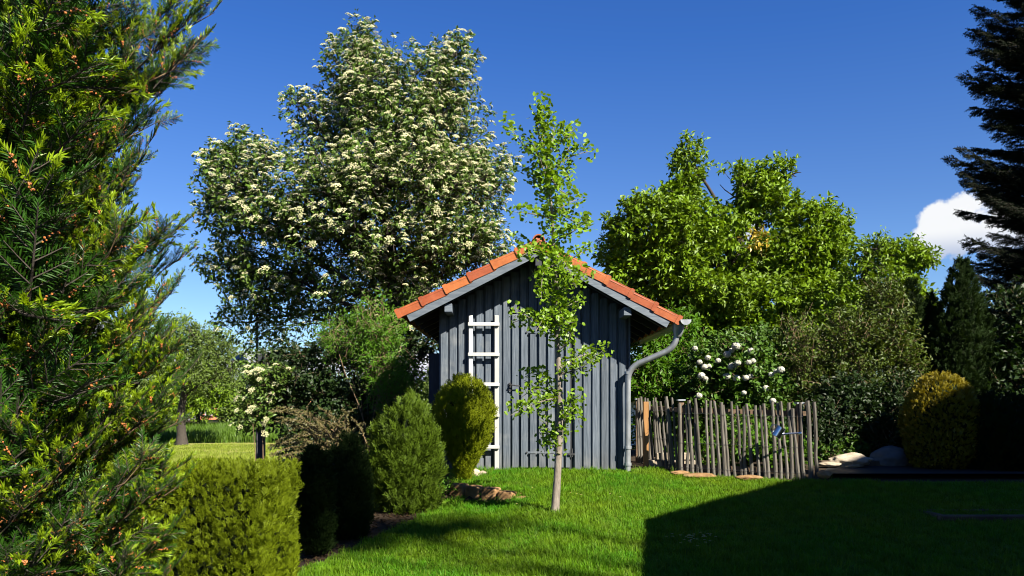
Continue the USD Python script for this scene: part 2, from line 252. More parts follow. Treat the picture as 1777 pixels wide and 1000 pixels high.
leaf('arch_leaf', [(0.082, 0.0738, 0.0246), (0.1394, 0.1189, 0.041), (0.205, 0.1476, 0.0656)], (1.2, 1.1, .6), .25, .5, .3)
leaf('far_leaf', [(0.0697, 0.1081, 0.0153), (0.1115, 0.1498, 0.0209), (0.1533, 0.1742, 0.0418)], (1.2, 1.2, .6), .32, .5, .3)
leaf('gold_leaf', [(0.1621, 0.1328, 0.0042), (0.2493, 0.1905, 0.0063), (0.3116, 0.2309, 0.0105)], (1.1, 1.0, .5), .30, .45, .35)
leaf('yellow_leaf', [(0.246, 0.1804, 0.0164), (0.3444, 0.246, 0.0246)], (1.1, 1.0, .5), .30, .45, .35)
leaf('thuja_spray', [(0.0391, 0.0662, 0.0034), (0.0632, 0.0953, 0.0041), (0.1024, 0.1244, 0.0075)], (1.2, 1.1, .5), 0.16, .6, .12)
leaf('hedge_spray', [(0.0787, 0.1069, 0.0022), (0.1273, 0.1533, 0.003), (0.1696, 0.1794, 0.0056), (0.1818, 0.1157, 0.0226)], (1.2, 1.1, .5), 0.18, .6, .12)
leaf('topiary_spray', [(0.1148, 0.1433, 0.0035), (0.1968, 0.2037, 0.0059), (0.2787, 0.2565, 0.0118)], (1.2, 1.1, .5), .27, .6, .12)
leaf('dark_spray', [(0.0096, 0.0196, 0.0039), (0.0159, 0.0304, 0.005), (0.0287, 0.047, 0.0066)], (1.2, 1.1, .5), .2, .7, .06)  # spray colour taken near black to paint in shade on these conifers
leaf('spruce_needle', [(0.0072, 0.012, 0.0053), (0.0126, 0.0187, 0.0077), (0.0271, 0.029, 0.0083)], (1.1, 1.1, .6), .12, .7, .06)  # needles kept near black in place of shade falling on the spruce
leaf('yew_needle', [(0.0174, 0.0556, 0.0036), (0.0336, 0.0897, 0.0044), (0.057, 0.1283, 0.0062)], (1.2, 1.2, .5), 0.12, .45, .22)
leaf('yew_tip', [(0.1868, 0.2803, 0.0072), (0.286, 0.3772, 0.012), (0.374, 0.4419, 0.0239)], (1.2, 1.1, .5), .38, .4, .4)

# ---------------------------------------------------------------- terrain
S0, S1 = np.array([-.72, 9.62]), np.array([.24, 9.02])               # ends of the stone edging
_sd = unit(S1 - S0); _sn = np.array([-_sd[1], _sd[0]])
def gz(X, Y):
    X, Y = np.asarray(X, float), np.asarray(Y, float)
    L = .72 - .095 * np.clip(10.7 - Y, 0, 14)
    low = sstep(.04, -.06, _sn[0] * (X - S0[0]) + _sn[1] * (Y - S0[1]))
    L = L - .13 * low * sstep(.45, -.45, X) * sstep(5.0, 8.2, Y)
    s = sstep(-1.5, -4.6, X)
    z = L * (1 - s) - .5 * s
    z = z + (-.5 - z) * sstep(15, 30, Y)
    z = z + .03 * (meshkit.fbm(np.stack([X * .7, Y * .7, X * 0], -1), 3, 5) - .5)
    far = sstep(60, 220, np.hypot(X, Y))
    return z + far * 1.5 * (meshkit.fbm(np.stack([X * .012, Y * .012, X * 0], -1), 2, 9) - .5)
def axis(lo, hi, step, far, grow=1.25):
    a = list(np.arange(lo, hi + 1e-9, step)); s = step; x = hi
    while x < far: s *= grow; x += s; a.append(x)
    s = step; x = lo; b = []
    while x > -far: s *= grow; x -= s; b.append(x)
    return np.array(b[::-1] + a)
def sheet(xs, ys, dz=0.0, keep=None):
    gx, gy = np.meshgrid(xs, ys, indexing='ij'); v = np.stack([gx, gy, gz(gx, gy) + dz], -1).reshape(-1, 3)
    i, j = np.meshgrid(np.arange(len(xs) - 1), np.arange(len(ys) - 1), indexing='ij'); a = (i * len(ys) + j).ravel()
    q = np.stack([a, a + len(ys), a + len(ys) + 1, a + 1], -1)
    if keep is not None:
        c = v[q].mean(1); q = q[keep(c[:, 0], c[:, 1])]
    m = MB().add(v, q)
    vv, ff = m.arrays(); u, inv = np.unique(ff, return_inverse=True); return (vv[u], inv.reshape(-1, 3))
def struct(name, arr, mat): return obj(name, arr, mat, kind='structure', smooth=True)
struct('ground', sheet(axis(-7, 10, .14, 1800), axis(-3, 17, .14, 1800)), 'soil')
LAWN = Polygon([(-1.9, 1.0), (-1.9, 5.6), (-1.68, 6.5), (-1.36, 7.6), (-1.02, 8.5), (-.80, 9.35), (-.74, 9.7), (-.80, 10.3), (-.95, 10.72), (1.6, 10.72), (1.95, 10.9), (2.10, 10.35), (2.6, 10.18), (3.7, 9.86), (5.0, 9.8), (9.0, 9.7), (9.0, 1.0)])
from shapely import contains_xy
struct('lawn', sheet(np.arange(-2, 9.05, .07), np.arange(1, 10.95, .07), .004, lambda x, y: contains_xy(LAWN, x, y)), 'lawn_soil')
struct('meadow', sheet(np.arange(-60, 6, .8), np.arange(16, 75, .8), .008), 'meadow_ground')

rng = np.random.default_rng(11)
def blades(n, size, h0, h1, w, lean, seed):
    r = np.random.default_rng(seed); p = np.c_[r.uniform(-size / 2, size / 2, (n, 2)), np.full(n, -.006)]
    a = r.uniform(0, 2 * math.pi, n); d = np.c_[np.cos(a), np.sin(a), np.zeros(n)]; s = np.c_[-np.sin(a), np.cos(a), np.zeros(n)] * w / 2
    h = r.uniform(h0, h1, n)[:, None]; ln = r.uniform(.1, lean, n)[:, None]
    m1 = p + np.array([0, 0, 1]) * h * .6 + d * h * ln * .35; tip = p + np.array([0, 0, 1]) * h * (1 - .25 * ln) + d * h * ln
    v = np.stack([p - s, p + s, m1 + s * .8, m1 - s * .8, tip], 1).reshape(-1, 3)
    o = (np.arange(n) * 5)[:, None]; f = np.concatenate([o + [[0, 1, 2]], o + [[0, 2, 3]], o + [[3, 2, 4]]])
    return (v, f)
def scatter(poly, step, jit, r):
    x0, y0, x1, y1 = poly.bounds
    gx, gy = np.meshgrid(np.arange(x0, x1, step), np.arange(y0, y1, step), indexing='ij'); p = np.stack([gx.ravel(), gy.ravel()], -1) + r.uniform(-jit, jit, (gx.size, 2))
    return p[contains_xy(poly, p[:, 0], p[:, 1])]
def ground_frames(p, r):
    e = .12; nx = -(gz(p[:, 0] + e, p[:, 1]) - gz(p[:, 0] - e, p[:, 1])) / (2 * e); ny = -(gz(p[:, 0], p[:, 1] + e) - gz(p[:, 0], p[:, 1] - e)) / (2 * e)
    n = unit(np.c_[np.clip(nx, -.5, .5), np.clip(ny, -.5, .5), np.ones(len(p))]); a = r.integers(0, 4, len(p)) * math.pi / 2 + r.uniform(-.3, .3, len(p))
    x = unit(np.cross(np.c_[-np.sin(a), np.cos(a), 0 * a], n)); y = np.cross(n, x); return Rot.from_matrix(np.stack([x, y, n], -1))
p = scatter(LAWN.buffer(-.06), .13, .03, rng)
p = p[(p[:, 1] > 3.5) | (rng.random(len(p)) < .35)]
instancer('lawn_grass', [[('grass_tuft', blades(110, .20, .035, .075, .0055, .9, 40 + k), 'grass_blade')] for k in range(6)],
          np.c_[p, gz(p[:, 0], p[:, 1])], ground_frames(p, rng), np.c_[np.ones(len(p)), np.ones(len(p)), rng.uniform(.75, 1.15, len(p)) * (.55 + .95 * meshkit.fbm(np.c_[p * 1.9, 0 * p[:, 0]], 3, 4))], rng.integers(0, 6, len(p)), label='short bright green mown grass of the sloping garden lawn', cat='grass')
p = scatter(LAWN.buffer(-.05), .24, .12, rng); p = p[meshkit.fbm(np.c_[p * 1.1, 0 * p[:, 0]], 3, 14) > .42]
instancer('seed_grass', [[('stalk_tuft', blades(16, .22, .06, .12, .0045, 1.1, 50 + k), 'pale_blade')] for k in range(4)],
          np.c_[p, gz(p[:, 0], p[:, 1])], ground_frames(p, rng), rng.uniform(.8, 1.15, len(p)), rng.integers(0, 4, len(p)), label='sparse longer pale grass blades and stalks in the garden lawn', cat='grass')
p = scatter(Polygon([(-30, 17), (-30, 41), (4, 41), (4, 17)]), .8, .3, rng)
instancer('mown_meadow_grass', [[('meadow_tuft', blades(150, 1.0, .05, .13, .016, .9, 60 + k), 'meadow_blade')] for k in range(4)],
          np.c_[p, gz(p[:, 0], p[:, 1])], ground_frames(p, rng), rng.uniform(.8, 1.2, len(p)), rng.integers(0, 4, len(p)), label='pale dry mown grass of the field beyond the hedge', cat='grass')
p = scatter(Polygon([(-40, 43), (-40, 66), (8, 66), (8, 42)]), .9, .4, rng)
instancer('tall_meadow_grass', [[('tall_tuft', blades(130, 1.2, .3, .75, .03, .5, 70 + k), 'tall_blade')] for k in range(4)],
          np.c_[p, gz(p[:, 0], p[:, 1])], ground_frames(p, rng), rng.uniform(.8, 1.2, len(p)), rng.integers(0, 4, len(p)), label='tall uncut green meadow grass around the field tree', cat='grass')

# ---------------------------------------------------------------- shed
YF, YV, YB = 10.70, 10.20, 13.6
shed = thing('garden_shed', 'blue grey board and batten garden shed under an orange tiled gable roof', 'shed', (.3, YF, .70))
wx = lambda px: (px - CX) * YF / F
wz = lambda py: EYE - (py - HZ) * YF / F
X0, X1 = wx(765), wx(1091); XR, ZR = .340, 3.715
SL, SR = .512, .560
def roof_top(x): return ZR - (SL * (XR - x) if x < XR else SR * (x - XR))
front = thing('unused', '', '') if False else None
DX0, DX1, DZ0, DZ1 = wx(876), wx(989), .745, wz(545)
wallm = MB()
# front wall carrier (one thin panel behind the boards), side and back walls
def gable_panel(y0, y1, top_off, x0=X0, x1=X1, z0=.62):
    poly = Polygon([(x0, z0), (x1, z0), (x1, roof_top(x1) - top_off), (XR, roof_top(XR) - top_off), (x0, roof_top(x0) - top_off)])
    m = trimesh.creation.extrude_polygon(poly, y1 - y0, engine='earcut'); v = m.vertices; m.vertices = np.c_[v[:, 0], y1 - v[:, 2], v[:, 1]]; return m
wall = obj('front_wall', gable_panel(YF + .022, YF + .05, .17), 'dark_wood', shed)
obj('rear_wall', gable_panel(YB - .05, YB, .24), 'blue_wood', shed)
pitch, bw = .1186, .078
k = 0; x = X0
rs = np.random.default_rng(3)
door = obj('door', MB().box((DX0, YF + .004, DZ0), (DX1, YF + .018, DZ1)), 'blue_wood', shed)
while x < X1 - .03:
    xa, xb = x, min(x + bw + rs.uniform(-.004, .004), X1); top = min(roof_top(xa), roof_top(xb)) - .20
    jy = rs.uniform(-.003, .003); th = .026
    def plank(name, x0, x1, y0, y1, z0, z1, par):
        obj(name, chamfer_box((x0, y0, z0), (x1, y1, z1), .003), 'blue_wood', par)
    mid = (xa + xb) / 2
    if DX0 - .01 < xa and xb < DX1 + .02:
        plank('batten', xa - .012, xb - .012, YF - th + jy, YF, DZ1 + .012, top, wall)
        plank('door_batten', max(xa, DX0), min(xb, DX1), YF - th - .006 + jy, YF + .003, DZ0, DZ1 - .004, door)
    else:
        plank('batten', xa, xb, YF - th + jy, YF, .64, top, wall)
        if not (DX0 - .02 < x < DX1): plank('board', x - .018, x + pitch - .021, YF + .001, YF + .02, .64, min(roof_top(x), roof_top(x + pitch)) - .19, wall)
    if DX0 - .01 < xa and xb < DX1 + .02: plank('board', x - .018, x + pitch - .021, YF + .001, YF + .02, DZ1 + .006, min(roof_top(x), roof_top(x + pitch)) - .19, wall)
    x += pitch
# hinges and latch on the door
for pz in (577, 785):
    z = wz(pz); h = obj('hinge', MB().box((wx(916), YF - .039, z - .013), (wx(987), YF - .0345, z + .013)), 'blue_wood', door)
    obj('hinge_pin', MB().tube([(wx(992), YF - .045, z - .06), (wx(992), YF - .045, z + .05)], .013, 8).box((wx(986), YF - .06, z - .035), (wx(997), YF - .032, z - .01)), 'iron', h)
    obj('bolt', MB().tube([(wx(914), YF - .05, z), (wx(914), YF - .03, z)], .012, 8), 'iron', h)
z = wz(671)
lt = obj('latch', MB().box((wx(883), YF - .048, z - .06), (wx(887), YF - .034, z + .05)), 'iron', door)
obj('latch_lever', MB().tube([(wx(885), YF - .05, z + .02), (wx(886), YF - .085, z + .02), (wx(894), YF - .09, z + .012), (wx(902), YF - .08, z + .004)], .008, 6), 'iron', lt)
# side walls with boards
for s, xw in ((-1, X0), (1, X1)):
    sw = obj('side_wall', MB().box((min(xw, xw - s * .03), YF + .055, .62), (max(xw, xw - s * .03), YB - .055, roof_top(xw) - .26)), 'dark_wood', shed)
    y = YF + .03
    while y < YB - .08:
        obj('batten', MB().box((min(xw + .002 * s, xw + s * .026), y, .64), (max(xw + .002 * s, xw + s * .026), y + .078, roof_top(xw + s * .03) - .27)), 'blue_wood', sw); y += .24
# side box added behind the front corner, dark wood standing in for shade
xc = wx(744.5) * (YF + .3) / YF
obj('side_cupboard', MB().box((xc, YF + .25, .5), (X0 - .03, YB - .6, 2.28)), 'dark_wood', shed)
# roof
roof = obj('roof', MB().box((XR - .04, YV + .04, ZR - .36), (XR + .04, YB + .45, ZR - .2)), 'dark_wood', shed)          # ridge beam
TILE_L, NC = None, 6
clay = 'tile_clay'
for side in (-1, 1):
    sl = SL if side < 0 else SR
    xe = -1.483 if side < 0 else 2.155
    run = abs(xe - XR); Ls = run * math.hypot(1, sl); step = Ls / NC
    u = np.array([side, 0, -sl]) / math.hypot(1, sl); n = np.array([side * sl, 0, 1]) / math.hypot(1, sl); wv = np.array([0, 1.0, 0])
    R = np.stack([u, wv, n], 1)
    P0 = np.array([XR, 0, ZR])
    # boarding under the tiles
    obj('sarking_board', MB().box((.02, YV + .02, -.105), (Ls - .09, YB + .48, -.085), R, P0), 'dark_wood', roof)
    for k in range(7):
        y = YV + .30 + k * .55
        obj('rafter', MB().box((.06, y, -.185), (Ls - .10, y + .06, -.107), R, P0), 'dark_wood', roof)
    # bargeboards front and back, end cut plumb-ish
    for (ya, yb) in ((YV + .012, YV + .037), (YB + .44, YB + .465)):
        obj('bargeboard', MB().box((.02, ya, -.212), (Ls - .10, yb, -.118), R, P0), 'blue_board', roof)
        obj('bargeboard_strip', MB().box((.0, ya + .004, -.116), (Ls - .03, yb - .004, -.08), R, P0), 'dark_wood', roof)
    # tiles
    for c in range(NC):
        for r_ in range(13):
            t = MB(); ns = 8; a = np.linspace(0, 1, ns + 1); y0 = YV + .03 + r_ * .30
            prof = .018 * np.cos(a * 2 * math.pi)
            u0, u1 = Ls - (c + 1) * step - .06, Ls - c * step
            v = []
            for uu, lift in ((u0, -.052), (u1, -.03)):
                for dz in (0, -.014):
                    v += [(uu, y0 + ai * .302, lift + pi_ + dz) for ai, pi_ in zip(a, prof)]
            m_ = ns + 1; f = []
            for q in range(ns): f += [[q, q + 1, 2 * m_ + q + 1, 2 * m_ + q], [m_ + q + 1, m_ + q, 3 * m_ + q, 3 * m_ + q + 1], [2 * m_ + q, 2 * m_ + q + 1, 3 * m_ + q + 1, 3 * m_ + q]]
            t.add(np.array(v) @ R.T + P0, f)
            tl = obj('roof_tile', t, clay, roof)
        # verge tile with its hanging flange
        u0, u1 = Ls - (c + 1) * step - .02, Ls - c * step + .012
        lw = u1 - u0; h = .112
        pf = sbox(u0, -h, u1, 0).buffer(-.022).buffer(.022, quad_segs=3)
        m = trimesh.creation.extrude_polygon(pf, .022, engine='earcut'); v = m.vertices.copy()
        tilt = (v[:, 0] - u0) / lw * .022 - .02
        v = np.c_[v[:, 0], YV + .004 - .006 * (v[:, 0] - u0) / lw + .022 - v[:, 2], v[:, 1] + tilt + .0]
        vt = MB().add(v @ R.T + P0, m.faces)
        rib = sbox(u1 - .055, -h - .008, u1 + .004, .006).buffer(-.014).buffer(.014, quad_segs=3)
        m2 = trimesh.creation.extrude_polygon(rib, .034, engine='earcut'); v = m2.vertices.copy()
        v = np.c_[v[:, 0], YV - .012 + .034 - v[:, 2], v[:, 1] + .002]
        vt.add(v @ R.T + P0, m2.faces)
        # rounded shoulder of the verge tile running back over the roof
        sh = MB(); an = np.linspace(0, math.pi / 2, 5); prof = np.c_[.028 - .028 * np.cos(an), -.028 + .028 * np.sin(an)]
        prof = np.vstack([prof, [.12, -.004], [.12, -.02]]); vv = []
        for uu, lf in ((u0, -.018), (u1, .004)):
            vv += [(uu, YV - .002 + a_, b_ + lf) for a_, b_ in prof]
        np_ = len(prof); sh.add(np.array(vv) @ R.T + P0, [[q, q + 1, np_ + q + 1, np_ + q] for q in range(np_ - 1)])
        sv, sf = sh.arrays(); vt.add(sv, np.vstack([sf, sf[:, ::-1]])[:len(sf)])
        obj('verge_tile', vt, clay, roof, smooth=35)
    # purlin ends
    px_ = -.815 if side < 0 else 1.475
    obj('purlin', chamfer_box((px_ - .05, YV + .06, roof_top(px_) - .36), (px_ + .05, YB + .4, roof_top(px_) - .25), .006), 'blue_board', roof)
for k in range(10):
    an = np.linspace(-.15, math.pi + .15, 11); y0 = YV - .02 + k * .41
    v = []
    for yy, rr in ((y0, .080), (y0 + .43, .070)):
        for r2 in (rr, rr - .015): v += [(XR + r2 * math.cos(a_), yy, ZR - .05 + r2 * math.sin(a_)) for a_ in an]
    m_ = 11; f = []
    for q in range(10): f += [[q, q + 1, 2 * m_ + q + 1, 2 * m_ + q], [m_ + q + 1, m_ + q, 3 * m_ + q, 3 * m_ + q + 1], [q + 1, q, m_ + q, m_ + q + 1], [2 * m_ + q, 2 * m_ + q + 1, 3 * m_ + q + 1, 3 * m_ + q]]
    obj('ridge_tile', MB().add(v, f), clay, roof, smooth=35)
# gutter and downpipe
g = MB(); an = np.linspace(math.pi, 2 * math.pi, 9); gx, gzz = 2.20, 2.66; v = []
for yy in (YV - .03, YB + .47):
    for r2 in (.066, .060): v += [(gx + r2 * math.cos(a_), yy, gzz + r2 * math.sin(a_)) for a_ in an]
m_ = 9; f = []
for q in range(8): f += [[q, q + 1, 2 * m_ + q + 1, 2 * m_ + q], [m_ + q + 1, m_ + q, 3 * m_ + q, 3 * m_ + q + 1]]
g.add(v, f)
gut = obj('gutter', g, 'zinc', shed, smooth=40)
capm = MB(); c0 = len(an); v = [(gx, YV - .034, gzz)] + [(gx + .07 * math.cos(a_), YV - .034, gzz + .07 * math.sin(a_)) for a_ in an] + [(gx, YV - .026, gzz)] + [(gx + .07 * math.cos(a_), YV - .026, gzz + .07 * math.sin(a_)) for a_ in an]
capm.add(v, [[0, q + 1, q + 2] for q in range(8)] + [[10, 10 + q + 2, 10 + q + 1] for q in range(8)] + [[q + 1, 10 + q + 1, 10 + q + 2] for q in range(8)] + [[q + 1, 10 + q + 2, q + 2] for q in range(8)])
obj('end_cap', capm, 'zinc', gut)
def bend(pts, r, n=6):
    pts = [np.asarray(p_, float) for p_ in pts]; out = [pts[0]]
    for i in range(1, len(pts) - 1):
        a, b, c = pts[i - 1], pts[i], pts[i + 1]; d1, d2 = min(r, np.linalg.norm(a - b) / 2), min(r, np.linalg.norm(c - b) / 2)
        p1, p2 = b + unit(a - b) * d1, b + unit(c - b) * d2
        for t in np.linspace(0, 1, n): out.append((1 - t) ** 2 * p1 + 2 * t * (1 - t) * b + t * t * p2)
    return np.array(out + [pts[-1]])
dpx = wx(1090) * .985
pipe = bend([(2.13, 10.34, 2.63), (2.11, 10.36, 2.32), (dpx, 10.55, 2.06), (dpx, 10.56, .66)], .16)
dp = obj('downpipe', MB().tube(pipe, .040, 14), 'zinc', shed, smooth=40)
obj('outlet_funnel', MB().tube([(2.14, 10.33, 2.62), (2.135, 10.335, 2.52), (2.13, 10.34, 2.46)], [.080, .068, .046], 14), 'zinc', dp, smooth=40)
for z in (2.00, 1.02, .80):
    obj('pipe_bracket', MB().tube([(dpx, 10.558, z - .018), (dpx, 10.558, z + .018)], .049, 14).box((dpx - .012, 10.60, z - .015), (dpx + .012, 10.69, z + .015)), 'zinc', dp)

# ladder on the wall
ladder = thing('ladder', 'white painted wooden ladder with five rungs hung on the shed wall', 'ladder', (wx(839), 10.62, .72))
lz = lambda py: EYE - (py - HZ) * 10.6 / F
lx = lambda px: (px - CX) * 10.6 / F
for a, b in ((813, 820.5), (858, 865.5)):
    obj('rail', chamfer_box((lx(a), 10.612, lz(816)), (lx(b), 10.648, lz(547)), .006), 'white_paint', ladder)
for py in (563, 615.5, 667.5, 721, 776):
    obj('rung', chamfer_box((lx(812), 10.578, lz(py + 3.2)), (lx(866.5), 10.6118, lz(py - 3.2)), .006), 'white_paint', ladder)

# ---------------------------------------------------------------- fence
fence = thing('picket_fence', 'weathered fence of uneven round chestnut stakes wired together beside the shed', 'fence', (2.2, 10.4, .7))
rf = np.random.default_rng(21)
def stake(x, y, h, r, lean, name='picket'):
    z0 = float(gz(x, y)) - .02; n = 7; t = np.linspace(0, 1, n)
    wob = rf.normal(0, .007, (n, 2)).cumsum(0)
    pts = np.c_[x + lean * (t - 0) + wob[:, 0] * .8, y + wob[:, 1] * .8, z0 + h * t]
    obj(name, MB().tube(pts, r * (1.08 - .22 * t) * rf.uniform(.93, 1.07, n), 7), 'stake', fence, smooth=40)
    return pts
A, B_, C = np.array([1.90, 12.0]), np.array([2.19, 10.42]), np.array([3.70, 9.98])
lines = []
for P, Q, n in ((A, B_, 13), (B_, C, 23)):
    row = []
    for i in range(n):
        t = (i + rf.uniform(-.15, .15)) / n; c = P + (Q - P) * t
        row.append(stake(c[0], c[1], rf.uniform(.90, 1.0), rf.uniform(.017, .026), -.045 - .03 * t + rf.normal(0, .012)))
    lines.append(row)
stake(C[0] + .01, C[1], 1.0, .03, -.05); stake(C[0] + .09, C[1] + .05, .98, .024, -.05)
for c, cap_ in ((B_ + [0.02, .07], False), (C + [-.10, .08], True), (A + [0.0, .08], False)):
    z0 = float(gz(c[0], c[1]))
    ps = obj('post', chamfer_box((c[0] - .04, c[1] - .03, z0 - .1), (c[0] + .03, c[1] + .04, z0 + .93), .006), 'rail_wood', fence)
    obj('post_cap', MB().box((c[0] - .05, c[1] - .05, z0 + .932), (c[0] + .045, c[1] + .05, z0 + .955)), 'zinc', ps)
for P, Q in ((A, B_), (B_, C)):
    for hh in (.82, .09):
        a = np.array([*(P + [0.01, .055]), float(gz(*P)) + hh]); b = np.array([*(Q + [0.01, .055]), float(gz(*Q)) + hh])
        d = unit(b - a); rr = np.stack([d, unit(np.cross([0, 0, 1], d)), np.cross(d, unit(np.cross([0, 0, 1], d)))], 1)
        obj('cross_rail', MB().box((0, -.015, -.03), (np.linalg.norm(b - a), .015, .03), rr, a), 'rail_wood', fence)
for hh in (.80, .42, .10):
    for row in lines:
        pts = []
        for i, s_ in enumerate(row):
            k = np.interp(s_[0, 2] + hh, s_[:, 2], np.arange(len(s_))); q = np.array([np.interp(k, np.arange(len(s_)), s_[:, j]) for j in range(3)])
            pts += [q + [-.02, -.03, rf.normal(0, .004)], q + [.02, -.03, 0], q + [.035, .0, 0]]
        obj('wire', MB().tube(pts, .0022, 4), 'iron', fence)
# fresh plank and bricks by the fence end
obj('plank', chamfer_box((1.80, 11.0, .62), (1.87, 11.04, 1.62), .004), 'fresh_wood', label=None, loc=(1.83, 11.02, .7))
tag(stage.GetPrimAtPath('/World/plank'), 'upright orange plank of fresh wood between downpipe and fence', 'plank')
for i, (x, y, dz, w_) in enumerate([(2.0, 11.15, 0, .22), (2.22, 11.05, 0, .2), (2.42, 11.1, 0, .2), (2.1, 11.12, .1, .22), (2.38, 11.08, .1, .2)]):
    z0 = float(gz(x, y)) + dz
    obj('garden_brick', chamfer_box((x - w_ / 2, y - .06, z0), (x + w_ / 2, y + .06, z0 + .095), .008), 'pale_rock', loc=(x, y, z0))
    tag(stage.GetPrimAtPath('/World/garden_brick' + ('_%03d' % i if i else '')), ['pale loose brick nearest the downpipe behind the fence stakes', 'middle brick of the lower row behind the fence stakes', 'lower brick nearest the fence corner post', 'pale brick stacked on the brick nearest the downpipe', 'pale brick stacked near the fence corner post'][i], 'brick', 'pale bricks behind the fence')

# watering can hung on the fence
cw = W(1351, 749, 9.86)
can = thing('watering_can', 'small shiny metal watering can hung tilted on the picket fence', 'watering can', cw)
ax = unit(np.array([.55, -.1, .84]))                                    # tilted body axis
u_ = unit(np.cross([0, 1, 0], ax)); w_ = np.cross(ax, u_); Rc = np.stack([u_, w_, ax], 1)
prof = [(0, -.07), (.062, -.07), (.064, -.062), (.060, .055), (.064, .062), (.056, .064), (.054, -.058), (0, -.058)]
body = trimesh.creation.revolve(np.array(prof), sections=24)
obj('body', MB().add(body.vertices @ Rc.T + cw, body.faces), 'steel', can, smooth=35)
tip = W(1385, 752, 9.86)
obj('spout', MB().tube([cw + ax * -.045 + [.03, -.02, 0], cw + [.12, -.03, -.025], tip], [.016, .012, .010], 10), 'steel', can, smooth=35)
obj('rose', MB().tube([tip, tip + unit(tip - cw) * .03, tip + unit(tip - cw) * .034], [.012, .026, .026], 12), 'steel', can, smooth=35)
th = np.linspace(0, math.pi, 10)
obj('handle', MB().tube(np.array([cw + ax * (.05 * np.cos(a_)) - u_ * (.06 + .05 * np.sin(a_)) for a_ in th]), .006, 6), 'steel', can, smooth=35)

# ---------------------------------------------------------------- stones
ns_ = 5
for i in range(ns_):
    c = S0 + (S1 - S0) * ((i + .5) / ns_); z = float(gz(*(c + _sn * .2))) - .075 + [0, 0, 0, -.015, -.05][i]
    obj('edging_stone', rock((c[0], c[1], z), (.265, .20, .24), 30 + i, math.atan2(_sd[1], _sd[0]), 3, .10, 1), 'sandstone', smooth=30, loc=(c[0], c[1], z))
    tag(stage.GetPrimAtPath('/World/edging_stone' + ('_%03d' % i if i else '')), ['first brown sandstone of the lawn edging, nearest the small topiary conifer', 'second sandstone of the lawn edging, counted from the topiary conifer', 'middle sandstone of the five in the lawn edging', 'fourth sandstone of the lawn edging, counted from the topiary conifer', 'low last sandstone of the lawn edging, sunk in grass near the sapling'][i], 'stone', 'sandstone edging of the raised lawn')
def stone(px, py, Y, w, h, d, mat, label, seed, amp=.25, cat='rock', flat=0, rot=0., name='boulder'):
    c = W(px, py, Y); n0 = name; pth = obj(n0, rock(c, (w, d, h), seed, rot, 3, amp, flat), mat, smooth=30, loc=c)
    tag(stage.GetPrimAtPath(pth.path), label, cat)
stone(822, 822, 10.25, .17, .14, .15, 'pale_rock', 'pinkish stone at the foot of the ladder beside the topiary', 1)
stone(838, 823, 10.3, .12, .09, .11, 'pale_rock', 'small flat stone under the ladder foot', 2)
stone(1215, 826, 10.1, .42, .08, .16, 'sandstone', 'flat sandy stone at the foot of the fence corner post', 3)
stone(1300, 829, 9.95, .34, .07, .14, 'sandstone', 'flat orange brown stone under the middle of the fence', 4)
stone(1180, 821, 10.25, .25, .06, .14, 'sandstone', 'thin sandy stone at the fence foot near the downpipe', 9)
stone(1430, 823, 9.9, .18, .10, .14, 'sandstone', 'small mustard coloured stone beyond the last fence stake', 5)
stone(1475, 800, 11.0, .52, .20, .30, 'pale_rock', 'pale driftwood shaped rock in the sun by the pond', 6, .4)
stone(1440, 806, 10.9, .30, .07, .2, 'pale_rock', 'flat pale stone slab at the pond edge', 7)
stone(1545, 795, 11.3, .52, .34, .4, 'grey_rock', 'large grey boulder in shade behind the pond', 8)
stone(1682, 805, 11.0, .2, .12, .16, 'grey_rock', 'round grey cobble in deep shade below the dome bush', 10)
# pond and its kerb
c0 = .715
pm = MB(); pv = np.array([(3.85, 10.0), (7.6, 9.95), (8.4, 10.9), (7.4, 11.5), (4.4, 11.15)]); pm.add(np.c_[pv, np.full(5, c0 + .012)], [[0, 1, 2], [0, 2, 3], [0, 3, 4]])
obj('pond', pm, 'pond_liner', kind='structure')
obj('pond_edging', chamfer_box((4.3, 11.18, .66), (8.0, 11.30, .80), .01), 'brown_stone', loc=(6, 11.24, .7))
tag(stage.GetPrimAtPath('/World/pond_edging'), 'long low brown kerb along the far side of the dark pond', 'kerb')
# low stone block wall in the shade
bc = W(1615, 890, 8.0)
blk = thing('stone_trough', 'long low brown stone trough standing in the shaded lawn', 'trough', (bc[0] + .7, 8.1, .45))
zz = float(gz(bc[0] + .6, 7.9))
bx = bc[0]
obj('side_slab', chamfer_box((bx, 7.80, zz - .05), (bx + 1.6, 7.88, bc[2]), .012), 'brown_stone', blk)
obj('side_slab', chamfer_box((bx, 8.22, zz - .05), (bx + 1.6, 8.30, bc[2]), .012), 'brown_stone', blk)
obj('end_slab', chamfer_box((bx + .003, 7.882, zz - .05), (bx + .083, 8.218, bc[2] - .003), .012), 'brown_stone', blk)
obj('end_slab', chamfer_box((bx + 1.517, 7.882, zz - .05), (bx + 1.597, 8.218, bc[2] - .003), .012), 'brown_stone', blk)
obj('soil_fill', MB().box((bx + .085, 7.885, zz), (bx + 1.515, 8.215, bc[2] - .05)), 'soil', blk)

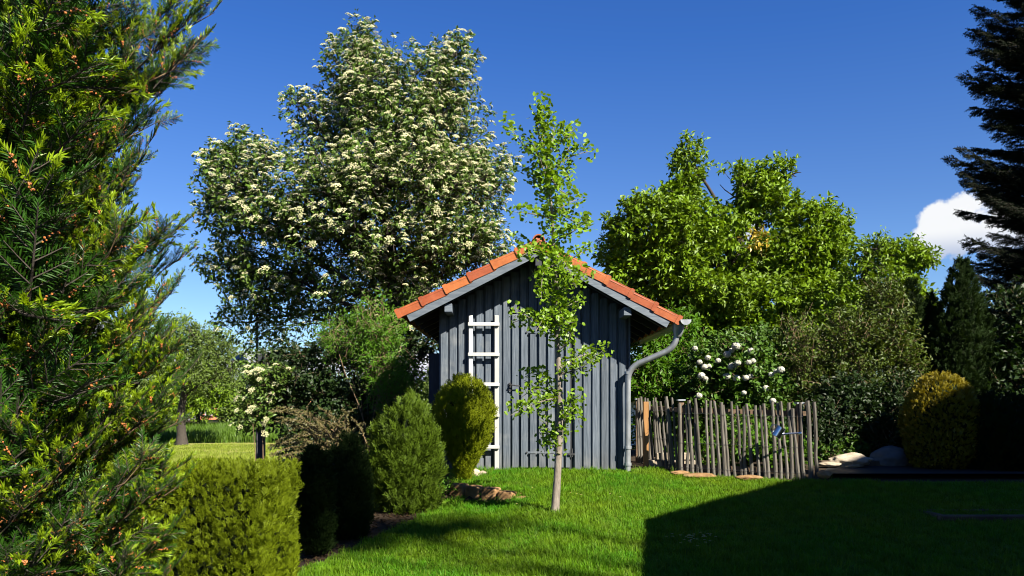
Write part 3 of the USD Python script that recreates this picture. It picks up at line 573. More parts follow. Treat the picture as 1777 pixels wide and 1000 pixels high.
# ---------------------------------------------------------------- plants: generators
def leaves4(base, axis_, nrm, L, Wd, fold=.22, droop=.12):
    axis_ = unit(axis_); side = unit(np.cross(nrm, axis_)); n = np.cross(axis_, side); L = np.asarray(L)[:, None]; Wd = np.asarray(Wd)[:, None]
    m = base + axis_ * L * .45
    v = np.stack([base, m + side * Wd / 2 + n * fold * Wd, base + axis_ * L - n * droop * L, m - side * Wd / 2 + n * fold * Wd], 1).reshape(-1, 3)
    o = (np.arange(len(base)) * 4)[:, None]
    return v, np.concatenate([o + [[0, 2, 1]], o + [[0, 3, 2]]])
def fans(base, axis_, nrm, L):
    axis_ = unit(axis_); side = unit(np.cross(nrm, axis_)); n = np.cross(axis_, side); L = np.asarray(L)[:, None]
    pts = [base, base + axis_ * L * .35]
    for a, r in ((-62, .80), (-34, 1.0), (-8, .98), (0, .86), (8, .98), (34, 1.0), (62, .80)):
        a = math.radians(a); pts.append(base + axis_ * L * (.2 + .8 * r * math.cos(a)) + side * L * r * .78 * math.sin(a) + n * L * .10 * abs(math.sin(a)))
    v = np.stack(pts, 1).reshape(-1, 3); o = (np.arange(len(base)) * 9)[:, None]
    return v, np.concatenate([o + [[1, k, k + 1]] for k in range(2, 8)])
def sph(r, n): return unit(r.normal(size=(n, 3)))
def B(px, py, Y, rx, ry, dep=1.0, wt=1.0):
    """crown lobe from a picture place and size: centre, half sizes in metres, weight"""
    c = W(px, py, Y); return (*c, rx * Y / F, rx * Y / F * dep, ry * Y / F, wt)
def twigs(r, blobs, n, shell=2.2, gap=.35, freq=1.3, seed=0, up=.3, keepf=None, cen=None):
    bl = np.array(blobs, float); w = (bl[:, 3] * bl[:, 4] * bl[:, 5]) ** .667 * bl[:, 6]; k = r.choice(len(bl), n, p=w / w.sum())
    d = sph(r, n); rad = r.random(n) ** (1 / shell); lump = 1 + .30 * (meshkit.fbm(d * 2.2 + bl[k, :3] * 3.1, 3, seed) - .5) * 2
    p = bl[k, :3] + d * bl[k, 3:6] * (rad * lump)[:, None]
    ok = meshkit.fbm(p * freq, 2, seed + 3) > gap
    if keepf is not None: ok &= keepf(p)
    p, d, rad, k = p[ok], d[ok], rad[ok], k[ok]
    if cen is not None: d = unit(d + .8 * unit(p - np.asarray(cen)))
    ax_ = unit(d * .8 + np.array([0, 0, up]) + r.normal(0, .45, (len(p), 3)))
    return p, ax_, k
def leafy(r, p, ax_, per, tw, ll, ratio=.55, spread=.8, droop=.12, jit=.15):
    n = len(p); t = np.tile((np.arange(per) + .6) / per, n); i = np.repeat(np.arange(n), per); t = t + r.uniform(-.3 / per, .3 / per, len(t))
    tl = tw * r.uniform(.6, 1.3, n); base = p[i] + ax_[i] * (tl[i] * t)[:, None] + r.normal(0, jit * tw, (len(i), 3))
    a = np.tile(np.arange(per) * 2.4, n) + np.repeat(r.uniform(0, 6.28, n), per)
    s1 = unit(np.cross(ax_[i], sph(r, len(i)))); s2 = np.cross(ax_[i], s1); sd = s1 * np.cos(a)[:, None] + s2 * np.sin(a)[:, None]
    la = unit(ax_[i] * .55 + sd * spread + r.normal(0, .2, (len(i), 3))); nr = unit(np.array([0, 0, .7]) + .75 * SUN_TO + r.normal(0, .50, (len(i), 3)))
    L = ll * r.uniform(.65, 1.2, len(i)); return leaves4(base, la, nr, L, L * ratio * r.uniform(.85, 1.15, len(i)), droop=droop)
def curve(a, b, r, sag=.0, wob=.06, n=7):
    a, b = np.asarray(a, float), np.asarray(b, float); t = np.linspace(0, 1, n)[:, None]; L = np.linalg.norm(b - a)
    w = np.zeros((n, 3)); w[1:-1] = r.normal(0, wob * L, (n - 2, 3)) * .5
    w[1:-1] = (w[:-2] + w[1:-1] * 2 + w[2:]) / 4
    return a + (b - a) * t + w + np.array([0, 0, 1]) * (sag * L * 4 * t * (1 - t))
def tree(t, r, foot, top, r0, blobs, barkm, leafm, n, per, tw, ll, ratio=.55, shell=2.2, gap=.35, freq=1.3, seed=0, up=.3, sub=7, twigr=.004, twig_share=.5, limb_r=.4, droop=.12, crown_name='crown', start=.35, mid=None):
    """trunk, limbs to every crown lobe, twigs and leaves as parts of t"""
    foot, top = np.asarray(foot, float), np.asarray(top, float)
    tk = curve(foot, top, r, 0, .04, 9); tt = np.linspace(0, 1, 9)
    obj('trunk', MB().tube(tk, r0 * (1 - .8 * tt) * np.where(tt == 0, 1.25, 1), 9), barkm, t, smooth=50)
    br = MB()
    for b in blobs:
        c = np.array(b[:3]); k = np.clip((c[2] - foot[2]) / max(top[2] - foot[2], .1) - .28, start, .92); s = np.array([np.interp(k, tt, tk[:, j]) for j in range(3)])
        rl = max(r0 * limb_r * (1 - .55 * k), .012); lm = curve(s, c, r, .06, .10, 8); obj('limb', MB().tube(lm, rl * np.linspace(1, .35, 8), 7), barkm, t, smooth=50)
        for q in range(sub):
            e = c + sph(r, 1)[0] * np.array(b[3:6]) * .85; s2 = lm[r.integers(4, 8)]; br.tube(curve(s2, e, r, .04, .10, 5), rl * .33 * np.linspace(1, .25, 5) + .002, 4, cap=False)
    p, a, k = twigs(r, blobs, n, shell, gap, freq, seed, up)
    sel = r.random(len(p)) < twig_share
    for q in np.nonzero(sel)[0]: br.tube([p[q] - a[q] * tw * .8 - [0, 0, tw * .2], p[q], p[q] + a[q] * tw], [twigr * 1.5, twigr, twigr * .4], 3, cap=False)
    obj('branches', br, barkm, t, kind='stuff')
    obj(crown_name, leafy(r, p, a, per, tw, ll, ratio, droop=droop), leafm, t, kind='stuff')
    return p, a, tk
def bush(t, r, foot, blobs, leafm, n, per, tw, ll, ratio=.55, shell=2.5, gap=.3, freq=2.0, seed=0, up=.4, stemm='bark_brown', stems=10, droop=.1, stem_r=.010, crown_name='foliage'):
    foot = np.asarray(foot, float); st = MB()
    p, a, k = twigs(r, blobs, n, shell, gap, freq, seed, up)
    for q in range(stems):
        e = p[r.integers(len(p))]; st.tube(curve(foot + r.normal(0, .06, 3) * [1, 1, 0], e, r, .08, .06, 6), stem_r * np.linspace(1, .3, 6), 5, cap=False)
    for q in range(0, len(p), 2): st.tube([p[q] - a[q] * tw, p[q], p[q] + a[q] * tw], [.004, .003, .0015], 3, cap=False)
    obj('stems', st, stemm, t, kind='stuff')
    obj(crown_name, leafy(r, p, a, per, tw, ll, ratio, droop=droop), leafm, t, kind='stuff')
    return p, a

# ---------------------------------------------------------------- whitebeam in flower
r = np.random.default_rng(101)
foot = W(668, 740, 14.6); foot[2] = float(gz(foot[0], foot[1]))
wb = thing('whitebeam_tree', 'tall spreading whitebeam covered in cream flower clusters behind the shed', 'tree', foot)
Yw = 14.6
wblobs = [B(625, 130, Yw, 62, 75), B(770, 140, Yw + .2, 52, 65), B(690, 190, Yw - .3, 110, 95), B(600, 250, Yw + .3, 95, 85), B(780, 240, Yw + .3, 70, 90), B(520, 180, Yw, 34, 20, 1, .7), B(690, 310, Yw - .7, 120, 85), B(590, 340, Yw - .6, 110, 75), B(800, 330, Yw, 85, 60), B(450, 330, Yw - .2, 95, 65), B(385, 300, Yw, 40, 42), B(430, 265, Yw, 45, 28), B(480, 400, Yw - .3, 95, 55), B(390, 370, Yw, 45, 40), B(620, 420, Yw - .5, 130, 55), B(760, 410, Yw - .3, 95, 50), B(845, 300, Yw + .3, 50, 36), B(840, 415, Yw, 40, 32),
          B(400, 460, Yw + .2, 58, 40), B(480, 500, Yw + .4, 90, 45), B(590, 500, Yw, 100, 50), B(680, 480, Yw + .3, 70, 40), B(430, 560, Yw + .6, 55, 45, 1, .6), B(560, 580, Yw + .4, 90, 40, 1, .7), B(625, 80, Yw, 22, 46, 1, .8), B(480, 640, Yw + .3, 60, 40, 1, .7), B(720, 500, Yw, 60, 45), B(780, 450, Yw, 60, 40), B(690, 560, Yw + .2, 60, 45), B(620, 600, Yw + .6, 60, 45), B(840, 440, Yw + .1, 36, 28), B(800, 95, Yw + .2, 22, 36, 1, .7)]
wb_p, wb_a, _ = tree(wb, r, foot, W(690, 120, Yw), .15, wblobs, 'bark_dark', 'whitebeam_leaf', 10500, 8, .20, .088, .58, 1.9, .33, 1.1, 4, .35, sub=7, twigr=.0045)
def corymb(seed, n=15):
    q = np.random.default_rng(seed); m = MB()
    for i in range(n):
        a, rr = i * 2.4, math.sqrt((i + .5) / n); c = np.array([math.cos(a) * rr, math.sin(a) * rr, .42 * (1 - rr * rr) + q.uniform(-.05, .05)]); s = q.uniform(.20, .30)
        v = np.array([(s, 0, 0), (0, s, 0), (-s, 0, 0), (0, -s, 0), (0, 0, s * .75), (0, 0, -s * .4)]); m.add(v @ Rot.from_euler('z', q.uniform(0, 6)).as_matrix().T + c, [[0, 1, 4], [1, 2, 4], [2, 3, 4], [3, 0, 4], [1, 0, 5], [2, 1, 5], [3, 2, 5], [0, 3, 5]])
    return m
sc = (wb_a @ SUN_TO) + .5 * unit(wb_p - np.mean(wb_p, 0)) @ np.array([.2, -.55, .6]) + r.normal(0, .35, len(wb_p))
lowd = sstep(1.9, 3.6, wb_p[:, 2]); sel = np.nonzero((sc > .14) & (r.random(len(wb_p)) < .16 + .84 * lowd))[0]
order = sel[np.argsort(wb_p[sel, 1])]
tipp = wb_p + wb_a * .20; up_ = unit(wb_a * .4 + [0, -.15, .8] + r.normal(0, .25, wb_p.shape)); size = r.uniform(.030, .074, len(wb_p))
cl = [stage.CreateClassPrim('/World/Looks/flower_cluster_shape_%03d' % k) for k in range(4)]
for k in range(4): usdkit.mesh(stage, '/World/Looks/flower_cluster_shape_%03d/blossom' % k, corymb(k).arrays(), LOOK['petal_cream'])
RU = frames(np.cross(up_, sph(r, len(up_))), np.zeros(len(up_)))
def upframe(n_, r_):
    x = unit(np.cross(n_, sph(r_, len(n_)))); return Rot.from_matrix(np.stack([x, np.cross(n_, x), n_], -1))
RU = upframe(up_, r)
big = order[:240]; rest = order[240:]
corys = [corymb(k).arrays() for k in range(4)]
for j, q in enumerate(big):
    v, f = corys[j % 4]; obj('flower_cluster', (v * size[q] * 1.1 @ RU[q].as_matrix().T + tipp[q], f), 'petal_cream', wb)
instancer('blossom', [[('flower_head', corys[k], 'petal_cream')] for k in range(4)], tipp[rest], RU[rest], size[rest], rest % 4, wb)

# ---------------------------------------------------------------- pear tree and its neighbour
r = np.random.default_rng(202); Yp = 17.0
foot = W(1262, 760, Yp); foot[2] = float(gz(foot[0], foot[1]))
pt = thing('pear_tree', 'big round fresh green fruit tree behind the shed roof and fence', 'tree', foot)
pblobs = [B(1196, 288, Yp, 24, 50), B(1180, 350, Yp, 36, 34), B(1120, 400, Yp - .4, 68, 55), B(1180, 420, Yp - .6, 75, 62), B(1235, 380, Yp - .2, 55, 45), B(1290, 325, Yp, 48, 34), B(1330, 360, Yp, 50, 44), B(1345, 290, Yp, 24, 28), B(1375, 302, Yp, 18, 10, 1, .8), B(1400, 410, Yp - .2, 55, 55), B(1355, 450, Yp - .3, 65, 45), B(1430, 460, Yp, 45, 40), B(1130, 480, Yp - .5, 75, 48), B(1230, 500, Yp - .8, 90, 55), B(1320, 530, Yp - .5, 85, 50), B(1420, 530, Yp - .3, 60, 45), B(1450, 400, Yp, 20, 28), B(1090, 380, Yp, 30, 22), B(1260, 590, Yp - .2, 110, 40, 1, .7), B(1160, 570, Yp, 80, 40, 1, .7), B(1390, 600, Yp, 70, 40, 1, .7), B(1260, 450, Yp + .6, 120, 70, .8, .6), B(1075, 450, Yp, 30, 45, 1, .7)]
pp_, pa_, _ = tree(pt, r, foot, W(1280, 330, Yp), .22, pblobs, 'bark_dark', 'pear_leaf', 11500, 8, .20, .118, .56, 2.8, .405, 1.15, 8, .1, sub=6, twigr=.005, twig_share=.3, droop=.25)
p, a, k = twigs(r, [B(1318, 418, Yp - 1.0, 16, 12)], 20, 2, 0, 1, 3, .1)
obj('yellow_foliage', leafy(r, p, a, 6, .2, .10, .5), 'yellow_leaf', pt, kind='stuff', label='small clump of yellowed leaves near the crown gap')
r = np.random.default_rng(203); Yq = 15.0
foot = W(1440, 760, Yq); foot[2] = float(gz(foot[0], foot[1]))
t = thing('fruit_tree', 'younger fruit tree with long horizontal upper branches above the dark conifers', 'tree', foot)
tree(t, r, foot, W(1500, 470, Yq), .11, [B(1515, 440, Yq, 34, 26), B(1560, 438, Yq, 44, 16, .7), B(1592, 450, Yq, 26, 11, 1, 3.0), B(1520, 480, Yq, 55, 26), B(1580, 495, Yq, 34, 14), B(1480, 530, Yq, 55, 40), B(1550, 530, Yq, 60, 26), B(1590, 530, Yq, 26, 20), B(1440, 590, Yq, 60, 36), B(1510, 590, Yq, 60, 30)], 'bark_dark', 'pear_leaf', 2100, 8, .19, .095, .5, 2.0, .33, 1.2, 12, .15, sub=5, twigr=.005, twig_share=.4, droop=.2)

# ---------------------------------------------------------------- ginkgo sapling
r = np.random.default_rng(303); Yg = 8.2
foot = W(963, 890, Yg); foot[2] = float(gz(foot[0], foot[1])) - .02
gk = thing('ginkgo_sapling', 'slender young ginkgo tree with fan leaves standing on the lawn before the shed', 'tree', foot)
G = lambda px, py, dy=0.0: W(px, py, Yg + dy)
stem = np.array([foot, G(967, 830), G(972, 740), G(971, 660), G(967, 600, .02), G(968, 560), G(965, 500), G(961, 430), G(957, 360), G(951, 310), G(944, 255), G(940, 180)])
obj('trunk', MB().tube(stem, np.array([.044, .038, .033, .030, .027, .025, .021, .017, .015, .011, .008, .004]), 10), 'bark_grey', gk, smooth=50)
blist = [((972, 740), (1000, 700), (1005, 735), .1), ((971, 650), (1010, 640), (1050, 605), -.15), ((970, 690), (925, 700), (885, 722), -.1), ((970, 700), (930, 670), (905, 690), .1), ((970, 640), (1020, 610), (1045, 620), .15), ((968, 690), (935, 640), (910, 655), .2), ((973, 770), (950, 740), (945, 785), .15), ((971, 790), (950, 760), (945, 700), .05), ((972, 760), (990, 690), (1003, 690), -.15),
         ((967, 575), (930, 560), (895, 535), -.1), ((967, 580), (935, 545), (890, 560), .15), ((968, 610), (990, 590), (990, 565), -.1), ((968, 560), (985, 530), (1008, 520), .1), ((965, 510), (1000, 490), (1018, 470), -.1), ((966, 540), (940, 500), (925, 480), .1), ((963, 470), (1005, 440), (1030, 430), .15), ((962, 450), (930, 430), (905, 445), -.1), ((961, 430), (925, 440), (895, 410), .15), ((960, 420), (1000, 400), (1020, 380), -.1),
         ((958, 380), (920, 370), (893, 368), -.1), ((958, 370), (990, 350), (1010, 345), .1), ((957, 360), (985, 380), (1025, 395), .2), ((955, 340), (925, 310), (905, 290), .1), ((953, 320), (935, 270), (925, 250), -.1), ((952, 315), (985, 310), (990, 290), .1), ((948, 285), (905, 250), (880, 212), .05), ((947, 270), (985, 235), (1000, 222), -.05), ((950, 300), (990, 270), (1028, 262), .08), ((985, 265), (990, 240), (985, 220), .1), ((945, 255), (930, 225), (945, 190), 0), ((946, 265), (965, 235), (955, 210), .1), ((950, 300), (970, 330), (990, 340), -.15), ((962, 440), (985, 460), (1000, 500), -.2), ((963, 460), (940, 470), (940, 520), -.2), ((965, 500), (975, 560), (1000, 560), -.15), ((967, 560), (950, 540), (930, 575), -.2)]
lb, la, ln_ = [], [], []
for b in blist:
    pts = bend([G(*b[0]), G(*b[1], b[3]), G(*b[2], b[3] * 1.8)], .4, 5)
    obj('branch', MB().tube(pts, np.linspace(.0085, .003, len(pts)), 5), 'bark_grey', gk, smooth=50)
    seg = np.linalg.norm(np.diff(pts, axis=0), axis=1); cum = np.r_[0, seg.cumsum()]
    for s_ in np.arange(.03, cum[-1] + .01, .026):
        q = np.array([np.interp(s_, cum, pts[:, j]) for j in range(3)]) + r.normal(0, .012, 3)
        for _ in range(r.integers(4, 8)):
            d = unit(r.normal(0, 1, 3) + [0, -.1, .35]); lb.append(q + d * r.uniform(.012, .075)); la.append(d); ln_.append(unit(np.array([.1, -.3, .8]) + r.normal(0, .6, 3)))
for s_ in np.linspace(.42, 1, 200):
    q = np.array([np.interp(s_, np.linspace(0, 1, len(stem)), stem[:, j]) for j in range(3)])
    for _ in range(6):
        d = unit(r.normal(0, 1, 3) + [0, -.1, .3]); lb.append(q + d * r.uniform(.03, .17) * (1.15 - .45 * s_)); la.append(d); ln_.append(unit(np.array([.1, -.3, .8]) + r.normal(0, .6, 3)))
lb, la, ln_ = map(np.array, (lb, la, ln_))
obj('foliage', fans(lb, la, ln_, r.uniform(.036, .058, len(lb))), 'ginkgo_leaf', gk, kind='stuff')

# ---------------------------------------------------------------- shrubs behind the fence
r = np.random.default_rng(404)
def shrub(name, label, cat, px, Y, blobs, leafm, n, per, tw, ll, **kw):
    foot = W(px, 0, Y); foot[2] = float(gz(foot[0], foot[1])); t = thing(name, label, cat, foot); kw.setdefault('seed', int(px)); return t, bush(t, r, foot, blobs, leafm, n, per, tw, ll, **kw)
vb, (vp, va) = shrub('snowball_bush', 'dark green snowball bush with round white flower heads behind the fence', 'shrub', 1270, 13.0, [B(1270, 640, 13, 75, 62), B(1240, 700, 13.1, 70, 55), B(1320, 690, 12.9, 55, 55), B(1330, 620, 13.2, 45, 50), B(1270, 760, 13.1, 95, 45)], 'shrub_leaf', 2300, 8, .16, .085, ratio=.7)
for i, (px, py, rr) in enumerate([(1277, 601, 9), (1270, 608, 6), (1262, 615, 8), (1206, 605, 6), (1228, 621, 6), (1246, 626, 6), (1214, 629, 6), (1222, 637, 7), (1230, 636, 6), (1270, 636, 9), (1280, 630, 7), (1217, 652, 8), (1224, 657, 6), (1261, 653, 8), (1278, 656, 8), (1294, 656, 7), (1302, 653, 6), (1303, 609, 7), (1306, 627, 7), (1299, 629, 6), (1338, 650, 6), (1355, 642, 8), (1346, 645, 5), (1329, 674, 7), (1291, 682, 6), (1213, 687, 7), (1341, 696, 7)]):
    c = W(px, py, 12.2 + .25 * r.random()); m = trimesh.creation.icosphere(3); v = np.array(m.vertices); d = meshkit.noise(v * 5.5 + i, i) + .5 * meshkit.noise(v * 12, i + 50)
    obj('flower_ball', (c + v * (rr * 9.8 / F) * (.66 + .44 * d)[:, None] * np.array([1, 1, .88]), m.faces), 'petal_white', vb, smooth=True)
shrub('forsythia_bush', 'light green leafy bush beside the downpipe', 'shrub', 1150, 13.8, [B(1130, 610, 13.8, 45, 50), B(1180, 600, 13.9, 40, 60), B(1150, 670, 13.6, 60, 45), B(1120, 660, 13.5, 40, 50), B(1170, 740, 13.6, 70, 55)], 'rowan_leaf', 1500, 8, .18, .10, ratio=.42)
shrub('red_tipped_shrub', 'tall upright shrub with reddish young leaves beside the golden dome bush', 'shrub', 1500, 12.8, [B(1480, 600, 12.8, 55, 60), B(1540, 590, 12.8, 45, 75), B(1530, 530, 12.9, 30, 45), B(1560, 650, 12.7, 40, 60), B(1460, 680, 12.7, 70, 60), B(1530, 700, 12.6, 60, 60), B(1490, 760, 12.6, 80, 50)], 'red_leaf', 3000, 8, .16, .065, ratio=.6, gap=.36)
shrub('twiggy_shrub', 'thin twiggy shrub with bare reddish stems between snowball bush and tall shrub', 'shrub', 1385, 12.9, [B(1385, 600, 12.9, 45, 60), B(1400, 660, 12.9, 45, 55), B(1380, 720, 12.8, 45, 50), B(1430, 640, 13.2, 40, 70)], 'red_leaf', 900, 7, .16, .06, ratio=.55, stems=40, stem_r=.008, gap=.4)
shrub('shade_shrub', 'low shrub with shade put into its dark leaf colour behind the pond rocks', 'shrub', 1480, 11.9, [B(1430, 745, 11.9, 46, 55), B(1500, 735, 12, 60, 60), B(1560, 730, 11.9, 40, 70), B(1470, 700, 12.1, 46, 40), B(1400, 770, 11.8, 40, 40)], 'dark_leaf', 2300, 8, .15, .07, ratio=.65)  # dark shrub added in front to stand for shade on the tall shrub
shrub('border_plant', 'bright green perennial clump growing behind the fence stakes', 'plant', 1290, 11.3, [B(1225, 790, 11.4, 40, 25), B(1290, 760, 11.2, 40, 45), B(1340, 775, 11.1, 35, 35), B(1380, 785, 11, 30, 22), B(1180, 795, 11.6, 22, 18)], 'rowan_leaf', 520, 7, .12, .075, ratio=.6, gap=.42)
shrub('pond_plant', 'small leafy plant growing beside the sunlit pond rock', 'plant', 1450, 11.5, [B(1450, 790, 11.4, 28, 16), B(1480, 778, 11.6, 22, 20)], 'shrub_leaf', 150, 7, .1, .06, ratio=.6)
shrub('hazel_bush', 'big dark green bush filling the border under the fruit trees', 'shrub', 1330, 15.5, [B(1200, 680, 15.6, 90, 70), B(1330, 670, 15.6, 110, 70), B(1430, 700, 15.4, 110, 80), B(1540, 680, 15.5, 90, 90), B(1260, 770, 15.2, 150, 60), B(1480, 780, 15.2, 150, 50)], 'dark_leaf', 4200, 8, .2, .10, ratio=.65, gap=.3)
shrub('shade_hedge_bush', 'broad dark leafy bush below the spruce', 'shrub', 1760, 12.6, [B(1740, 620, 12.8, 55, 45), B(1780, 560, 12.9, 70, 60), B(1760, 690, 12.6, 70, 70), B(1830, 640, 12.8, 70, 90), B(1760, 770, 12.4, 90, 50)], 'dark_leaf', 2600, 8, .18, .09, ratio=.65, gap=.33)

# ---------------------------------------------------------------- conifers of flat sprays
def spray(seed, L=.10, nb=6, w=.010, curl=.25):
    """flat fan of scale leaves along +x"""
    q = np.random.default_rng(seed); m = MB(); 
    def blade(a, b, w0):
        d = unit(b - a); s = unit(np.cross([0, 0, 1.0], d)) * w0 / 2; mid = a + (b - a) * .5 + [0, 0, w0 * .25]
        m.add([a - s * .5, a + s * .5, mid + s, b, mid - s], [[0, 1, 2], [0, 2, 4], [4, 2, 3]])
    pts = [np.array([x * L, q.normal(0, .03) * L, curl * L * x * x]) for x in np.linspace(0, 1, 5)]
    for i in range(4): blade(pts[i], pts[i + 1] + (pts[i + 1] - pts[i]) * .2, w)
    for k in range(nb):
        x = .12 + .8 * k / nb; s = 1 if k % 2 else -1; b0 = np.array([x * L, 0, curl * L * x * x]); ln = L * (.62 - .40 * x) * q.uniform(.8, 1.2)
        d = unit(np.array([.75, s * .75, q.normal(0, .25)])); b1 = b0 + d * ln; blade(b0, b1, w * .9)
        if ln > .3 * L: blade(b0 + d * ln * .4, b0 + d * ln * .4 + unit(np.array([1, s * .15, q.normal(0, .2)])) * ln * .55, w * .8)
    return m.arrays()
def shaped(points_n, r_, look_, L=.10, w=.011, n=6, seed=0, up=.75, size=(.7, 1.25), protos=6):
    p, nrm = points_n; ax_ = unit(nrm * .42 + np.array([0, 0, up]) + r_.normal(0, .26, p.shape))
    tw = r_.normal(0, .85, len(p)); R_ = frames(ax_, tw, up=nrm + .25 * SUN_TO)
    return [[('leaf_spray', spray(seed + k, L, 6, w), look_)] for k in range(protos)], p, R_, r_.uniform(*size, len(p)), r_.integers(0, protos, len(p))
def revolve_points(r_, c, prof, n, lump=.08, freq=3.0, seed=0, inset=.15):
    """points on a lumpy body of revolution; prof: (height, radius) rows"""
    prof = np.asarray(prof, float); h = np.linspace(prof[0, 0], prof[-1, 0], 200); rad = np.interp(h, prof[:, 0], prof[:, 1]); cw_ = np.cumsum(rad + .03); cw_ /= cw_[-1]
    z = np.interp(r_.random(n), cw_, h); a = r_.uniform(0, 2 * math.pi, n); R0 = np.interp(z, h, rad)
    d = np.c_[np.cos(a), np.sin(a), np.zeros(n)]; q = d * R0[:, None] + np.c_[np.zeros((n, 2)), z]; lm = 1 + lump * 2 * (meshkit.fbm(q * freq + seed, 3, seed) - .5)
    stray = np.where(r_.random(n) < .07, r_.uniform(1.0, 1.14, n), 1.0)
    p = np.asarray(c) + np.c_[d[:, :2] * (R0 * lm * stray * (1 - inset * r_.random(n) ** 2))[:, None], z]
    sl = np.gradient(rad, h); nr = unit(np.c_[d[:, :2], -np.interp(z, h, sl)]); return p, nr
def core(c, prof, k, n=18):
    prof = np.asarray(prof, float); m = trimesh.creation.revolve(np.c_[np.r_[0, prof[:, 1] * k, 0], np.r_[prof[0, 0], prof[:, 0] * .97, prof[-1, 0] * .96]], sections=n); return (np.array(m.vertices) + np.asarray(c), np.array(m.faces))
def conifer(name, label, px, pyb, Y, prof_px, n, look_, L=.10, w=.012, lump=.12, seed=0, k=.80, dep=1.0, stemr=.03, leaders=None, group=None, up=.75, freq=3.0, cat='conifer', foot_z=None):
    """prof_px: (picture row, half width in pixels) from the foot up"""
    c = W(px, pyb, Y); 
    if foot_z is not None: c[2] = foot_z
    prof = [((pyb - y) * Y / F, hw * Y / F) for y, hw in prof_px]
    prof_w = max(w_ for _, w_ in prof)
    t = thing(name, label, cat, c, group); r_ = np.random.default_rng(seed + 900)
    obj('trunk', MB().tube([c - [0, 0, .15], c + [0, 0, prof[-1][0] * .9]], [stemr, stemr * .3], 7), 'bark_brown', t)
    obj('inner_growth', core(c, prof, k), 'hedge_core', t, smooth=True)  # solid dark core added to block light inside the foliage
    if leaders is None: P = revolve_points(r_, c, prof, n, lump, freq, seed)
    else:                                                               # upright leaders crowded together: (sideways, nearer, width, height) of each
        got = [revolve_points(r_, c + np.array([dx, dy, 0]) * prof_w, [(h * kh, w_ * kw) for h, w_ in prof], int(n * kw * kh * 1.5 / len(leaders) + 200), lump, freq, seed + q) for q, (dx, dy, kw, kh) in enumerate(leaders)]
        P = np.vstack([g_[0] for g_ in got]), np.vstack([g_[1] for g_ in got])
    pr, p, R_, s, i = shaped(P, r_, look_, L, w, seed=seed * 10, up=up)
    instancer('foliage', pr, p, R_, s, i, t); return t
conifer('clipped_conifer', 'small egg shaped golden green topiary conifer standing before the ladder', 806, 835, 9.9, [(835, 8), (815, 14), (795, 24), (775, 36), (750, 43), (725, 46), (700, 43), (682, 33), (670, 18), (662, 3)], 3000, 'topiary_spray', .115, .009, .22, 1, .62, freq=5.0, up=1.5)
conifer('thuja_bush', 'broad green thuja bush at the lawn edge beside the shed corner', 700, 885, 8.9, [(890, 40), (870, 52), (840, 60), (800, 61), (760, 55), (725, 40), (703, 18), (690, 5)], 3800, 'thuja_spray', .120, .011, .40, 2, .58, freq=4.5, up=1.1, leaders=[(.30, -.1, .62, 1.0), (-.38, .0, .58, .84), (.02, -.42, .56, .90), (-.62, -.15, .38, .60), (.62, -.1, .40, .80), (.1, .4, .6, .96), (-.15, -.3, .45, .74)])
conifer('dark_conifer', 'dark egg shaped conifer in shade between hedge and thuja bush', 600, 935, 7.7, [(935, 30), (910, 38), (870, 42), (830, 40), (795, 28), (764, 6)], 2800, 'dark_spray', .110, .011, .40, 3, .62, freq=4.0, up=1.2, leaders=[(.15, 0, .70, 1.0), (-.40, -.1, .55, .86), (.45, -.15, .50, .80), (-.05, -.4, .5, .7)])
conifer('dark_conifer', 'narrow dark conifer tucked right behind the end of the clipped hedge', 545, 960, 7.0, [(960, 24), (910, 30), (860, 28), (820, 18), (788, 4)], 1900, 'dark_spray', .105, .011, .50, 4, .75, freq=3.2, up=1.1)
conifer('golden_dome_bush', 'rounded golden yellow clipped bush half in shade beside the dark conifers', 1632, 812, 10.9, [(812, 38), (790, 54), (750, 61), (710, 59), (680, 48), (660, 30), (648, 8)], 6500, 'gold_leaf', .05, .010, .14, 5, .86, freq=3.0, cat='shrub')
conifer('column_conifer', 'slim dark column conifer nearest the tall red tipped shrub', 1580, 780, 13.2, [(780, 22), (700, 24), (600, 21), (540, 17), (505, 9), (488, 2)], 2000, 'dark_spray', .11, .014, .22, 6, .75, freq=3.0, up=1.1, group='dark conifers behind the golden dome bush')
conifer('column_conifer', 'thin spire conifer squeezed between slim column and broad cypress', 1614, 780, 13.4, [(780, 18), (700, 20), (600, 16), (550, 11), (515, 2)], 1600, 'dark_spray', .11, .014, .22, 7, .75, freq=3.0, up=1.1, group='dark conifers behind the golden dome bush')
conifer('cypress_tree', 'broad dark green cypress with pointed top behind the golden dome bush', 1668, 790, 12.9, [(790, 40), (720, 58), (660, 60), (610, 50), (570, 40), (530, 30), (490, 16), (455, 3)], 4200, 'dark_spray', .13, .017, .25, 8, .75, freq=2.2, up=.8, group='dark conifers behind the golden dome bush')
conifer('shade_bush', 'rounded dark bush in deep shade beside the golden dome bush', 1735, 815, 10.7, [(815, 50), (780, 62), (740, 62), (705, 45), (688, 12)], 1900, 'dark_spray', .09, .014, .12, 9, .85, cat='shrub')

